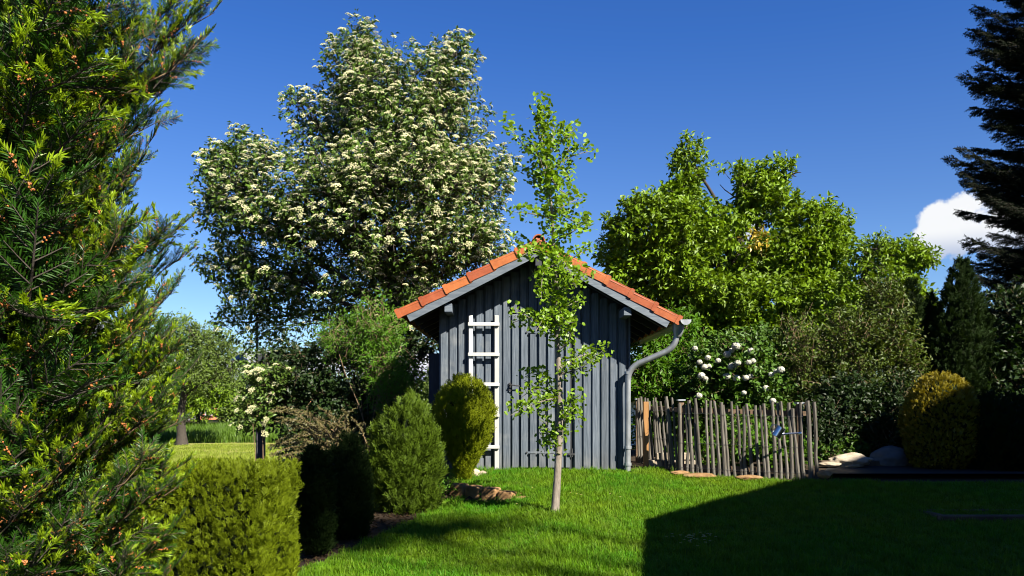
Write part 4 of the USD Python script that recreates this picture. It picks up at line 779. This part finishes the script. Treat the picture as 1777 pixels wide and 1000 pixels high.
# litter and weeds on the bed
r = np.random.default_rng(515)
BED = Polygon([(-2.6, 5.9), (-1.72, 6.4), (-1.40, 7.5), (-1.06, 8.4), (-.84, 9.3), (-.8, 10.4), (-2.2, 10.6), (-3.0, 8)])
p = scatter(BED, .045, .03, r); a = r.uniform(0, 6.28, len(p)); q = np.c_[p, gz(p[:, 0], p[:, 1]) + .008]; L = r.uniform(.02, .055, len(p))
obj('leaf_litter', leaves4(q, np.c_[np.cos(a), np.sin(a), r.normal(.15, .25, len(p))], unit(np.c_[r.normal(0, .4, (len(p), 2)), np.ones(len(p))]), L, L * .5), 'litter', kind='stuff')
tag(stage.GetPrimAtPath('/World/leaf_litter'), 'dry brown leaf litter on the soil between hedge and lawn', 'litter')
# clipped hedge
r = np.random.default_rng(505)
hx1, hy0 = -1.50, 5.0
hd = thing('clipped_hedge', 'long clipped yellow green thuja hedge beside the lawn', 'hedge', (-2.4, 5.4, -.4))
hx0, hy1, hz0, hz1 = -3.9, 5.75, -.45, W(0, 812, 5.3)[2]
def box_points(r_, n):
    fr = (hx1 - hx0) * (hz1 - hz0); tp = (hx1 - hx0) * (hy1 - hy0); en = (hy1 - hy0) * (hz1 - hz0); w_ = np.array([fr, tp, en, fr * .3]); k = r_.choice(4, n, p=w_ / w_.sum())
    u_, v_ = r_.random(n), r_.random(n); p = np.zeros((n, 3)); nr = np.zeros((n, 3))
    for q, (fx, nn) in enumerate([(lambda a, b: (hx0 + (hx1 - hx0) * a, hy0 + 0 * a, hz0 + (hz1 - hz0) * b), (0, -1, 0)), (lambda a, b: (hx0 + (hx1 - hx0) * a, hy0 + (hy1 - hy0) * b, hz1 + 0 * a), (0, 0, 1)), (lambda a, b: (hx1 + 0 * a, hy0 + (hy1 - hy0) * a, hz0 + (hz1 - hz0) * b), (1, 0, 0)), (lambda a, b: (hx0 + (hx1 - hx0) * a, hy1 + 0 * a, hz0 + (hz1 - hz0) * b), (0, 1, 0))]):
        s = k == q; p[s] = np.stack(fx(u_[s], v_[s]), -1); nr[s] = nn
    c = np.array([(hx0 + hx1) / 2, (hy0 + hy1) / 2, (hz0 + hz1) / 2]); hs = np.array([hx1 - hx0, hy1 - hy0, hz1 - hz0]) / 2
    e = np.abs(p - c) / hs; ed = (e > .93).sum(1) >= 2
    p = np.where(ed[:, None], c + (p - c) * .975, p)
    d = meshkit.fbm(p * np.array([4.2, 4.2, 1.6]), 3, 8) - .5; return p + nr * (d * .13 - .02 - .10 * r_.random(n)[:, None].ravel() ** 2)[:, None], nr
P = box_points(r, 21000); pr, p, R_, s, i = shaped(P, r, 'hedge_spray', .060, .0060, seed=77, up=1.0, protos=8)
obj('inner_growth', chamfer_box((hx0, hy0 + .12, hz0), (hx1 - .12, hy1 - .12, hz1 - .12), .08), 'hedge_core', hd)  # dark box added inside the hedge to block light
instancer('foliage', pr, p, R_, s, i, hd)

# ---------------------------------------------------------------- plants under the whitebeam
r = np.random.default_rng(606)
shrub('rowan_bush', 'bright green rowan bush with feathered leaves against the shed corner', 'shrub', 640, 12.6, [B(650, 560, 12.6, 45, 40), B(610, 590, 12.8, 50, 36), B(660, 620, 12.6, 40, 45), B(690, 690, 12.4, 45, 40), B(720, 660, 12.2, 30, 22, 1, .5)], 'rowan_leaf', 1150, 12, .2, .062, ratio=.36, gap=.36)
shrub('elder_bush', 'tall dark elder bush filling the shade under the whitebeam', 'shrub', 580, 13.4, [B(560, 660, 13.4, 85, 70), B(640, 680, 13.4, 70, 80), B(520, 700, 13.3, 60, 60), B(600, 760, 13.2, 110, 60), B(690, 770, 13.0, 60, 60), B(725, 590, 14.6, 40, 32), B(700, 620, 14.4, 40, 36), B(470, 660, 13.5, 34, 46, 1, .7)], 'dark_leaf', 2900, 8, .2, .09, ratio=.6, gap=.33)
t, (p, a) = shrub('flowering_branch_bush', 'low drooping bush with white blossom clusters beside the wooden post', 'shrub', 455, 13.0, [B(450, 690, 12.9, 30, 42), B(475, 665, 12.9, 34, 26), B(440, 730, 12.9, 20, 24, 1, .8)], 'whitebeam_leaf', 420, 8, .15, .07, ratio=.6, stems=2)
RUx = upframe(unit(a * .5 + [0, -.4, .6]), r); q_ = np.nonzero(p[:, 1] < 13.0)[0][:70]
for j, q in enumerate(q_[:45]):
    v, f = corys[j % 4]; obj('flower_cluster', (v * r.uniform(.04, .065) @ RUx[q].as_matrix().T + p[q] + a[q] * .15 - [0, .1, 0], f), 'petal_cream', t)
# arching cotoneaster
Yc = 9.6
foot = W(585, 800, Yc); foot[2] = float(gz(foot[0], foot[1]))
ct = thing('arching_cotoneaster', 'brownish cotoneaster with long arching twigs above the clipped hedge', 'shrub', foot)
lb, la = [], []
for q in range(46):
    e = W(r.uniform(460, 640), r.uniform(705, 810), Yc + r.uniform(-.5, .4)); s = W(r.uniform(560, 660), r.uniform(790, 860), Yc + r.uniform(-.2, .2))
    pts = curve(s, e, r, .18, .03, 8); pts = bend(pts, .1, 3)
    obj('twig', MB().tube(pts, np.linspace(.006, .0018, len(pts)), 4), 'bark_brown', ct)
    seg = np.linalg.norm(np.diff(pts, axis=0), axis=1); cum = np.r_[0, seg.cumsum()]
    for s_ in np.arange(.1, cum[-1], .011):
        c = np.array([np.interp(s_, cum, pts[:, j]) for j in range(3)])
        for _ in range(2):
            d = unit(r.normal(0, 1, 3)); lb.append(c); la.append(d)
lb, la = np.array(lb), np.array(la); L = r.uniform(.024, .042, len(lb))
obj('foliage', leaves4(lb, la, unit(r.normal(0, .6, lb.shape) + [0, -.2, .8]), L, L * .6), 'arch_leaf', ct, kind='stuff')
shrub('ground_plant', 'low leafy plants at the foot of the stone edging', 'plant', 770, 9.6, [B(765, 848, 9.6, 26, 10), B(745, 858, 9.4, 18, 8)], 'rowan_leaf', 90, 6, .08, .05, ratio=.5, gap=.2, stems=6)

# ---------------------------------------------------------------- yew close to the camera
r = np.random.default_rng(707)
def yew_spray(seed, fresh=True, L=.30):
    q = np.random.default_rng(seed); old, new, stem_, cone = MB(), MB(), MB(), MB()
    def shoot(a, d, ln, nz, tipn):
        side = unit(np.cross(nz, d)); n = max(int(ln / .0040), 6); t = np.linspace(.03, 1, n); pts = a + d * (t * ln)[:, None] + nz * (.10 * ln * t * t)[:, None]
        stem_.tube([a, a + d * ln * .5 + nz * .025 * ln, a + d * ln + nz * .10 * ln], [.0022, .0017, .001], 4, cap=False)
        s = np.where(np.arange(n) % 2, 1.0, -1.0)[:, None]; ang = np.interp(t, [0, .8, 1], [1.0, .85, .35])[:, None] + q.normal(0, .12, (n, 1))
        ax_ = unit(d * np.cos(ang) + side * s * np.sin(ang) + nz * (q.uniform(.0, .55, (n, 1))))
        nl = np.interp(t, [0, .1, .75, 1], [.020, .031, .031, .020]) * q.uniform(.8, 1.15, n)
        nr = unit(nz + .5 * side * s * 0 + q.normal(0, .25, (n, 3))); new_m = t > 1 - tipn
        for m_, sel in ((old, ~new_m), (new, new_m)):
            if sel.any(): m_.add(*leaves4(pts[sel], ax_[sel], nr[sel], nl[sel], nl[sel] * 0 + .0058, .25, .05))
        if tipn > 0:                                                    # tuft of soft new growth
            k = 20; ax2 = unit(d * 1.0 + q.normal(0, .40, (k, 3)) + nz * .25); b = a + d * (ln + q.uniform(-.004, .026, (k, 1))) + nz * .10 * ln + q.normal(0, .002, (k, 3)); l2 = q.uniform(.018, .032, k)
            new.add(*leaves4(b, ax2, unit(nz + q.normal(0, .5, (k, 3))), l2, l2 * 0 + .0054, .25, .05))
        if q.random() < .20:
            for _ in range(q.integers(5, 12)):
                c = a + d * ln * q.uniform(.25, .95) - nz * .004 + q.normal(0, .0035, 3); s_ = q.uniform(.0024, .0038); m = trimesh.creation.icosphere(0); cone.add(np.array(m.vertices) * s_ * [1, 1, 1.2] + c, m.faces)
    nz = np.array([0, 0, 1.0]); d0 = np.array([1.0, 0, 0]); stem_.tube([(0, 0, 0), (L * .5, 0, .01 * L), (L, 0, .10 * L)], [.004, .003, .0014], 5)
    shoot(np.array([L * .55, 0, .03 * L]), unit([1, 0, .12]), L * .48, nz, .25 if fresh else 0)
    for k in range(12):
        x = L * (.04 + .84 * k / 12) + q.normal(0, .006); s = 1 if k % 2 else -1; an = s * q.uniform(.6, 1.0)
        shoot(np.array([x, 0, .10 * x * x / L]), unit([math.cos(an), math.sin(an), q.uniform(.0, .45)]), L * q.uniform(.26, .44) * (1 - .30 * x / L), unit(nz + [q.normal(0, .2), q.normal(0, .25), 0]), q.choice([0, .2, .3, .45]) if fresh else 0)
    return [('needles', old.arrays(), 'yew_needle'), ('new_growth', new.arrays(), 'yew_tip'), ('twig', stem_.arrays(), 'bark_dark'), ('cones', cone.arrays(), 'yew_cone')]
yw = thing('yew_tree', 'large yew close to the viewer with bright new tips and orange cones', 'tree', (-2.4, 2.9, -.3))
Yy = 2.7
yp = [yew_spray(k, k < 4) for k in range(7)]
tk = np.array([(-2.3, 2.95, -.35), (-2.25, 2.95, .6), (-2.15, 2.9, 1.6), (-2.1, 2.9, 2.6), (-2.0, 2.9, 3.8)])
obj('trunk', MB().tube(tk, [.12, .11, .09, .07, .04], 9), 'bark_brown', yw, smooth=50)
# main boughs: tip place in the picture, depth and how bushy
tips = [(395, 15, 2.9), (375, 60, 2.8), (340, 10, 3.0), (355, 95, 2.9), (290, 165, 2.9), (265, 60, 2.7), (240, 150, 2.8), (300, 205, 2.75), (275, 245, 2.8), (255, 280, 2.9), (215, 300, 2.7), (250, 325, 2.85), (225, 350, 2.7), (325, 400, 2.75), (305, 430, 2.8), (330, 445, 2.9), (245, 400, 2.6), (235, 370, 2.5), (320, 490, 2.9), (290, 520, 2.7), (330, 560, 2.8), (250, 480, 2.6), (300, 620, 2.8), (335, 590, 2.75), (345, 640, 2.85), (320, 690, 2.6), (330, 730, 2.75), (260, 560, 2.5), (250, 700, 2.4), (325, 800, 2.6), (290, 770, 2.5), (335, 835, 2.7), (310, 920, 2.6), (280, 860, 2.4), (250, 960, 2.4), (320, 985, 2.7), (180, 640, 2.3), (150, 430, 2.4), (120, 250, 2.4), (90, 120, 2.4), (160, 60, 2.5), (60, 380, 2.3), (100, 560, 2.3), (60, 700, 2.2), (160, 780, 2.2), (140, 900, 2.2), (60, 860, 2.1), (40, 960, 2.1), (200, 860, 2.3), (60, 30, 2.4), (30, 200, 2.35), (20, 520, 2.2), (190, 20, 2.7), (170, 200, 2.6), (190, 250, 2.7), (140, 330, 2.5), (170, 390, 2.6), (200, 520, 2.55), (210, 600, 2.5)]
pos, dr, scl = [], [], []
for (px, py, Y) in tips:
    e = W(px, py, Y); z0 = np.clip(e[2] - r.uniform(.10, .45), -.2, 3.6); s = np.array([np.interp(z0, tk[:, 2], tk[:, j]) for j in range(3)])
    e = e - unit(e - s) * .05; pts = curve(s, e, r, -.06, .05, 10); 
    if e[2] > .6: pts[:, 2] -= .10 * np.sin(np.linspace(0, math.pi, 10))
    obj('bough', MB().tube(pts, np.linspace(.009, .0012, 10), 6), 'bark_brown', yw, smooth=50)
    d = unit(np.gradient(pts, axis=0)); Ln = np.linalg.norm(e - s)
    for q in range(13):                                                  # short leafy shoots clothe the outer half of the bough
        t_ = .45 + .55 * (q + r.random()) / 13; c = np.array([np.interp(t_, np.linspace(0, 1, 10), pts[:, j]) for j in range(3)]); dd = d[min(int(t_ * 9), 9)]
        sd = unit(np.cross(dd, [0, 0, 1.0])) * (1 if q % 2 else -1); pos.append(c); dr.append(unit(dd + sd * r.uniform(.1, .75) + [0, 0, r.uniform(-.05, .40)])); scl.append(r.uniform(.34, .50) * (1.25 - .45 * t_))
    for q in range(8):
        t_ = r.uniform(.25, .70); c = np.array([np.interp(t_, np.linspace(0, 1, 10), pts[:, j]) for j in range(3)]); dd = d[int(t_ * 9)]
        sd = unit(np.cross(dd, [0, 0, 1.0])) * r.choice([-1, 1]); pos.append(c); dr.append(unit(dd * r.uniform(.5, 1.1) + sd * r.uniform(.2, .9) + [0, 0, r.uniform(-.15, .55)])); scl.append(r.uniform(.55, .85))
    pos.append(e - d[-1] * .25); dr.append(unit(d[-1] + [0, 0, .1])); scl.append(.85)
    pos.append(e - d[-1] * .30 + r.normal(0, .02, 3)); dr.append(unit(d[-1] + r.normal(0, .25, 3) + [0, 0, .3])); scl.append(.65)
n_outer = len(pos)
# inner boughs fill the body of the tree
for q in range(760):
    px, py, Y = r.uniform(-240, 150), r.uniform(-60, 1060), r.uniform(2.25, 3.3)
    lim = np.interp(py, [0, 180, 280, 380, 480, 700, 1000], [300, 215, 200, 200, 235, 250, 250]); 
    if px > lim - 150: continue
    c = W(px, py, Y); o = unit(c - np.array([-2.1, 2.95, c[2] - .4])); pos.append(c); dr.append(unit(o * .5 + r.normal(0, .38, 3) + [.5, -.3, .32])); scl.append(r.uniform(.8, 1.2))
pos, dr = np.array(pos), np.array(dr)
kind_ = np.where(np.arange(len(pos)) < n_outer, np.where(r.random(len(pos)) < .68, r.integers(0, 4, len(pos)), r.integers(4, 7, len(pos))), np.where(r.random(len(pos)) < .22, r.integers(0, 4, len(pos)), r.integers(4, 7, len(pos))))
instancer('foliage', yp, pos, frames(dr, r.normal(0, .5, len(pos))), scl, kind_, yw)

# ---------------------------------------------------------------- spruce
r = np.random.default_rng(808)
def spruce_branch(seed, L=1.35):
    q = np.random.default_rng(seed); nd, st = MB(), MB()
    P = lambda t: np.array([L * t, 0, L * (-.06 * t + .10 * t * t)])
    st.tube([P(t) for t in np.linspace(0, 1, 7)], np.linspace(.016, .004, 7), 5, cap=False)
    def shoot(a, d, ln):
        n = int(ln / .0034); t = np.linspace(.02, 1, n); an = q.uniform(0, 6.28, n); s1 = unit(np.cross(d, [0.1, 0, 1])); s2 = np.cross(d, s1); pts = a + d * (t * ln)[:, None]
        ax_ = unit(d * .7 + (s1 * np.cos(an)[:, None] + s2 * np.sin(an)[:, None]) * .8); nl = np.full(n, .024) * q.uniform(.8, 1.2, n)
        nd.add(*leaves4(pts, ax_, unit(q.normal(0, 1, (n, 3))), nl, nl * 0 + .0075, .15, 0)); st.tube([a, a + d * ln], [.003, .0015], 3, cap=False)
    for t in np.arange(.12, .99, .036):
        for s in (-1, 1):
            b = P(t + q.uniform(-.01, .01)); ln = L * (.26 * (1 - t) + .075) * q.uniform(.7, 1.15); an = q.uniform(.6, 1.0); d = unit(np.array([math.cos(an), s * math.sin(an), q.uniform(-.75, .0)])); shoot(b, d, ln)
            if ln > .12:
                for tt in (.25, .5, .75):
                    for s3 in (-1, 1):
                        a2 = an * s + s3 * .7; shoot(b + d * ln * tt, unit(np.array([math.cos(a2), math.sin(a2), q.uniform(-.6, .05)])), ln * (.75 - tt * .5))
    shoot(P(.86), unit(P(1) - P(.86)), L * .17)
    return [('needles', nd.arrays(), 'spruce_needle'), ('twig', st.arrays(), 'bark_dark')]
sx, sy = W(1850, 0, 15.6)[:2]; sz = float(gz(sx, sy))
sp = thing('spruce_tree', 'tall dark spruce at the garden edge reaching above the picture', 'tree', (sx, sy, sz))
obj('trunk', MB().tube([(sx, sy, sz - .1), (sx, sy, sz + 7), (sx, sy, sz + 15.5)], [.2, .13, .02], 10), 'bark_dark', sp, smooth=50)
pos, dr, scl = [], [], []
for z in np.arange(1.75, 15.2, .47):
    n = 8
    for k in range(n):
        a = k * 2 * math.pi / n + z * 2.1 + r.normal(0, .2); ln = np.interp(z, [1.5, 3, 10.5, 15.5], [2.0, 1.9, 1.75, .3]) * r.uniform(.72, 1.12)
        pos.append((sx, sy, z + r.normal(0, .04))); dr.append((math.cos(a), math.sin(a), np.interp(z, [1.5, 15], [.12, .5]))); scl.append(ln / 1.35)
for (px, py) in [(1680, 8), (1688, 50), (1660, 130), (1688, 108), (1642, 270), (1650, 262), (1662, 412), (1700, 330), (1690, 540), (1705, 480), (1645, 300)]:
    e = W(px, py, 15.5); d = e - np.array([sx, sy, e[2]]); ln = np.linalg.norm(d); pos.append((sx, sy, e[2] - .42 * ln)); dr.append(unit(d + [0, r.normal(0, .1), .42 * ln])); scl.append(ln / 1.35)
pos, dr = np.array(pos), np.array(dr)
instancer('foliage', [spruce_branch(k) for k in range(4)], pos, frames(dr, r.normal(0, .25, len(pos))), np.array(scl), r.integers(0, 4, len(pos)), sp)

# ---------------------------------------------------------------- field beyond the hedge
r = np.random.default_rng(909)
def far_tree(name, label, px, pyb, Y, blobs, leafm, n, ll=.16, r0=.22, per=7, tw=.4, topy=None, gap=.36, group=None):
    f0 = W(px, pyb, Y); f0[2] = float(gz(f0[0], f0[1])); t = thing(name, label, 'tree', f0, group); b = np.array(blobs); top = np.array([b[:, 0].mean(), b[:, 1].mean(), b[:, 2].mean() + .3])
    tree(t, r, f0, top, r0, blobs, 'bark_dark', leafm, n, per, tw, ll, .55, 2.0, gap, .5, int(px), .2, sub=4, twigr=.012, twig_share=.15); return t
far_tree('apple_tree', 'old apple tree with thick grey trunk standing alone in the field', 316, 772, 40, [B(300, 580, 40, 42, 34), B(340, 600, 40, 45, 34), B(380, 610, 40.5, 40, 40), B(270, 620, 40, 40, 34), B(330, 650, 39.5, 55, 34), B(400, 640, 40, 30, 34), B(240, 600, 40, 40, 50)], 'far_leaf', 2600, .15, .26)
far_tree('lime_tree', 'light green rounded tree behind the apple tree', 345, 742, 60, [B(345, 690, 60, 42, 38), B(370, 670, 60, 30, 36), B(310, 680, 60, 36, 44)], 'pear_leaf', 2000, .22, .2, tw=.5)
for i, (px, w_, h_, Y, lk, lb_) in enumerate([(415, 30, 42, 80, 'far_leaf', 'pale tree beside the orange roofed house'), (250, 60, 70, 95, 'far_leaf', 'big hazy tree far beyond the yew branches'), (150, 80, 80, 100, 'far_leaf', 'wide distant tree seen through gaps in the yew'), (480, 60, 60, 90, 'far_leaf', 'distant tree behind the wooden post'), (560, 70, 55, 95, 'shrub_leaf', 'distant dark tree behind the whitebeam trunk'), (660, 70, 60, 95, 'far_leaf', 'distant tree behind the rowan bush'), (760, 60, 50, 90, 'far_leaf', 'distant tree hidden behind the shed'), (40, 80, 70, 95, 'far_leaf', 'distant tree at the field edge behind the yew trunk'), (1180, 90, 70, 70, 'far_leaf', 'distant tree behind the light green bush'), (1420, 90, 60, 75, 'shrub_leaf', 'distant tree behind the twiggy shrub'), (1700, 110, 80, 70, 'shrub_leaf', 'distant tree behind the cypress')]):
    far_tree('distant_tree', lb_, px, 740, Y, [B(px - w_ * .4, 735 - h_ * .8, Y, w_ * .6, h_ * .6), B(px + w_ * .4, 735 - h_ * .7, Y, w_ * .6, h_ * .55), B(px, 735 - h_ * 1.2, Y, w_ * .55, h_ * .5), B(px, 725, Y, w_ * .9, h_ * .25)], lk, 1300, .42, .3, tw=.9, gap=.3, per=6, group='trees at the far side of the field')
def house(name, label, px0, px1, py_eave, py_ridge, Y, dep, wallm, roofm, wins, along=True):
    a, b = W(px0, py_eave, Y), W(px1, py_eave, Y); zr = W(0, py_ridge, Y)[2]; z0 = float(gz(a[0], Y)) - .3; ze = a[2]
    t = thing(name, label, 'house', ((a[0] + b[0]) / 2, Y + dep / 2, z0))
    obj('wall', MB().box((a[0], Y, z0), (b[0], Y + dep, ze)), wallm, t)
    o = .4; v = [(a[0] - o, Y - o, ze - .1), (b[0] + o, Y - o, ze - .1), (b[0] + o, Y + dep + o, ze - .1), (a[0] - o, Y + dep + o, ze - .1), (a[0] - o, Y + dep / 2, zr), (b[0] + o, Y + dep / 2, zr)]
    rf_ = obj('roof', MB().add(v, [[0, 1, 5], [0, 5, 4], [2, 3, 4], [2, 4, 5], [1, 2, 5], [3, 0, 4], [0, 2, 1], [0, 3, 2]]), roofm, t)
    obj('chimney', MB().box(((a[0] + b[0]) / 2 - .3, Y + dep / 2 - .3, zr - .6), ((a[0] + b[0]) / 2 + .3, Y + dep / 2 + .3, zr + .8)), wallm, rf_)
    for x_, z_ in wins:
        wx_ = a[0] + (b[0] - a[0]) * x_; wn = obj('window', MB().box((wx_ - .55, Y - .03, z0 + z_), (wx_ + .55, Y + .02, z0 + z_ + 1.3)), 'white_paint', t); obj('pane', MB().box((wx_ - .45, Y - .045, z0 + z_ + .1), (wx_ + .45, Y - .032, z0 + z_ + 1.2)), 'window_dark', wn)
    return t
house('field_house', 'white house with orange tiled roof far beyond the field', 350, 420, 727, 706, 92, 8, 'house_plaster', 'far_tile', [(.2, 1.0), (.5, 1.0), (.8, 1.0)])
house('field_house', 'low white house far away behind the apple tree trunk', 250, 320, 730, 712, 98, 8, 'house_plaster', 'grey_tile', [(.3, 1.0), (.7, 1.0)])
house('neighbour_house', 'pale grey neighbour house showing through the shrubs behind the fence', 1380, 1470, 640, 560, 24, 6, 'grey_plaster', 'grey_tile', [(.35, 1.3)])
house('neighbour_shed', 'low grey outbuilding with white eave board behind the light green bush', 1120, 1215, 688, 660, 16.5, 2.5, 'grey_plaster', 'grey_tile', [(.4, .9)])
# lamp and post
Yl = 15.6; f0 = W(447, 0, Yl); f0[2] = float(gz(f0[0], f0[1]))
lampt = thing('street_lamp', 'slim dark street lamp with wide shade showing between whitebeam and apple tree', 'street lamp', f0)
obj('pole', MB().tube([f0, W(446, 545, Yl)], [.035, .025], 8), 'iron', lampt)
hc = W(416, 622, Yl)
obj('arm', MB().tube([W(446, 600, Yl), W(432, 604, Yl), hc], .014, 6), 'iron', lampt)
sh_ = trimesh.creation.revolve(np.array([(0, .07), (.03, .07), (.06, .03), (.17, -.035), (.17, -.045), (.05, .0), (0, .0)]), sections=20)
obj('lamp_shade', MB().add(sh_.vertices + hc, sh_.faces), 'zinc', lampt, smooth=35)
bl_ = trimesh.creation.icosphere(2, .05); obj('globe', MB().add(bl_.vertices * [1, 1, .6] + hc - [0, 0, .03], bl_.faces), 'white_paint', lampt, smooth=True)
f0 = W(454, 0, 13.9); f0[2] = float(gz(f0[0], f0[1])); e_ = W(454, 614, 13.9)
obj('wooden_post', chamfer_box((f0[0] - .055, f0[1] - .05, f0[2] - .1), (f0[0] + .055, f0[1] + .05, e_[2]), .008), 'dark_wood', loc=f0)
tag(stage.GetPrimAtPath('/World/wooden_post'), 'dark square wooden post behind the hedge with flat top', 'post')

# ---------------------------------------------------------------- house beside the viewer whose shade lies on the lawn
PB = np.array([3.90, 4.67, 3.88]); gd = np.array([.995, -.10, 0]); dd_ = np.array([.10, .995, 0]); slope = .68
hs_ = thing('dwelling_house', 'tall plastered dwelling with tiled gable roof whose shade darkens the lawn', 'house', PB * [1, 1, 0])
def HP(g, d, z): return PB * [1, 1, 0] + gd * g + dd_ * d + np.array([0, 0, z])
ov, half, LB = .45, 8.6, -11.0
zg = -.6; ze = PB[2]
poly = [(ov, zg), (2 * half - ov, zg), (2 * half - ov, ze + slope * ov - .25), (half, ze + slope * half - .25), (ov, ze + slope * ov - .25)]
v = [HP(g, -.45, z) for g, z in poly] + [HP(g, LB, z) for g, z in poly]
f = [[0, 1, 2], [0, 2, 3], [0, 3, 4], [5, 7, 6], [5, 8, 7], [5, 9, 8]] + [[i, 5 + i, 5 + (i + 1) % 5] for i in range(5)] + [[i, 5 + (i + 1) % 5, (i + 1) % 5] for i in range(5)]
obj('wall', MB().add(v, f), 'house_plaster', hs_)
prof = [(0, ze), (half, ze + slope * half), (2 * half, ze), (2 * half, ze - .2), (half, ze + slope * half - .22), (0, ze - .2)]
v = [HP(g, 0, z) for g, z in prof] + [HP(g, LB - .4, z) for g, z in prof]; n_ = 6
f = [[0, 1, 4], [0, 4, 5], [1, 2, 3], [1, 3, 4], [6, 10, 7], [6, 11, 10], [7, 9, 8], [7, 10, 9]] + [[i, 6 + i, 6 + (i + 1) % 6] for i in range(6)] + [[i, 6 + (i + 1) % 6, (i + 1) % 6] for i in range(6)]
rf_ = obj('roof', MB().add(v, f), 'far_tile', hs_)
for g, z, w_ in ((2.2, 1.0, 1.2), (5.2, 1.0, 1.6), (8.6, 4.4, 1.4)):
    def slab(d0, d1, g0, g1, z0, z1):
        vv = [HP(a_, b_, c_) for a_ in (g0, g1) for b_ in (d0, d1) for c_ in (z0, z1)]; return trimesh.convex.convex_hull(np.array(vv))
    wn = obj('window', slab(-.452, -.42, g - w_ / 2, g + w_ / 2, z, z + 1.3), 'white_paint', hs_); obj('pane', slab(-.418, -.405, g - w_ / 2 + .1, g + w_ / 2 - .1, z + .1, z + 1.2), 'window_dark', wn)

# unseen tree added beyond the dwelling, its limb shaped to shade a lawn strip
r = np.random.default_rng(990)
f0 = np.array([15.6, -9.4, float(gz(15.6, -9.4))])
t = thing('tall_maple_tree', 'added unseen tall tree behind the dwelling with a limb shaped to shade the lawn edge', 'tree', f0)
tree(t, r, f0, (15.6, -9.2, 16.5), .26, [(12.15, -7.25, 16.95, .42, .42, .24, 1.6), (11.7, -7.65, 17.0, .5, .5, .28, 1.6), (11.2, -8.0, 17.3, .6, .6, .4, 1.6), (10.7, -8.35, 17.7, .55, .55, .45, 1.6), (15.6, -9.4, 14.2, 1.7, 1.7, 1.4, 1), (16.8, -9, 12.8, 2.2, 2.2, 2, 1), (15, -10.5, 12.2, 2, 2, 2, 1)], 'bark_grey', 'pear_leaf', 2600, 8, .3, .14, .7, 2.0, .2, .8, 3, .3, sub=4, twigr=.006, twig_share=.2)

# ---------------------------------------------------------------- daisies in the shade
r = np.random.default_rng(1001)
def daisy(t, c):
    st = MB().tube([c, c + [0, 0, .055]], .0012, 4); obj('stem', st, 'grass_blade', t)
    k = 11; a = np.arange(k) * 2 * math.pi / k; ax_ = np.c_[np.cos(a), np.sin(a), np.full(k, .15)]; obj('petal_ring', leaves4(np.repeat((c + [0, 0, .055])[None], k, 0) + ax_ * .003, ax_, np.repeat([[0, 0, 1.0]], k, 0), np.full(k, .012), np.full(k, .006), .1, 0), 'petal_white', t)
    m = trimesh.creation.icosphere(1, .004); obj('eye', (np.array(m.vertices) * [1, 1, .6] + c + [0, 0, .057], m.faces), 'flower_yolk', t)
first = None
for i in range(44):
    shade = i < 34
    px, py = (r.normal(1202, 19), r.normal(934, 8)) if shade else (r.uniform(880, 1150), r.uniform(824, 870))
    k = (py - HZ) / F; Y = 8.0
    for _ in range(12): x = (px - CX) * Y / F; Y = (EYE - float(gz(x, Y)) - .06) / k
    x = (px - CX) * Y / F; c = np.array([x, Y, float(gz(x, Y)) + .01])
    lab, grp = ('small white daisy in the clump on the shaded lawn', 'daisies in the lawn shade') if shade else ('single white daisy in the sunny lawn before the shed', 'daisies in the sunny lawn')
    if first is None: first = thing('daisy', lab, 'flower', c, grp); daisy(first, c)
    else:
        x_ = UsdGeom.Xform.Define(stage, free('/World', 'daisy')); x_.GetPrim().GetReferences().AddInternalReference(first.path); x_.GetPrim().SetInstanceable(True)
        x_.ClearXformOpOrder(); x_.AddTranslateOp().Set(tuple(map(float, c))); x_.AddRotateZOp().Set(float(r.uniform(0, 360))); tag(x_, lab, 'flower', grp)
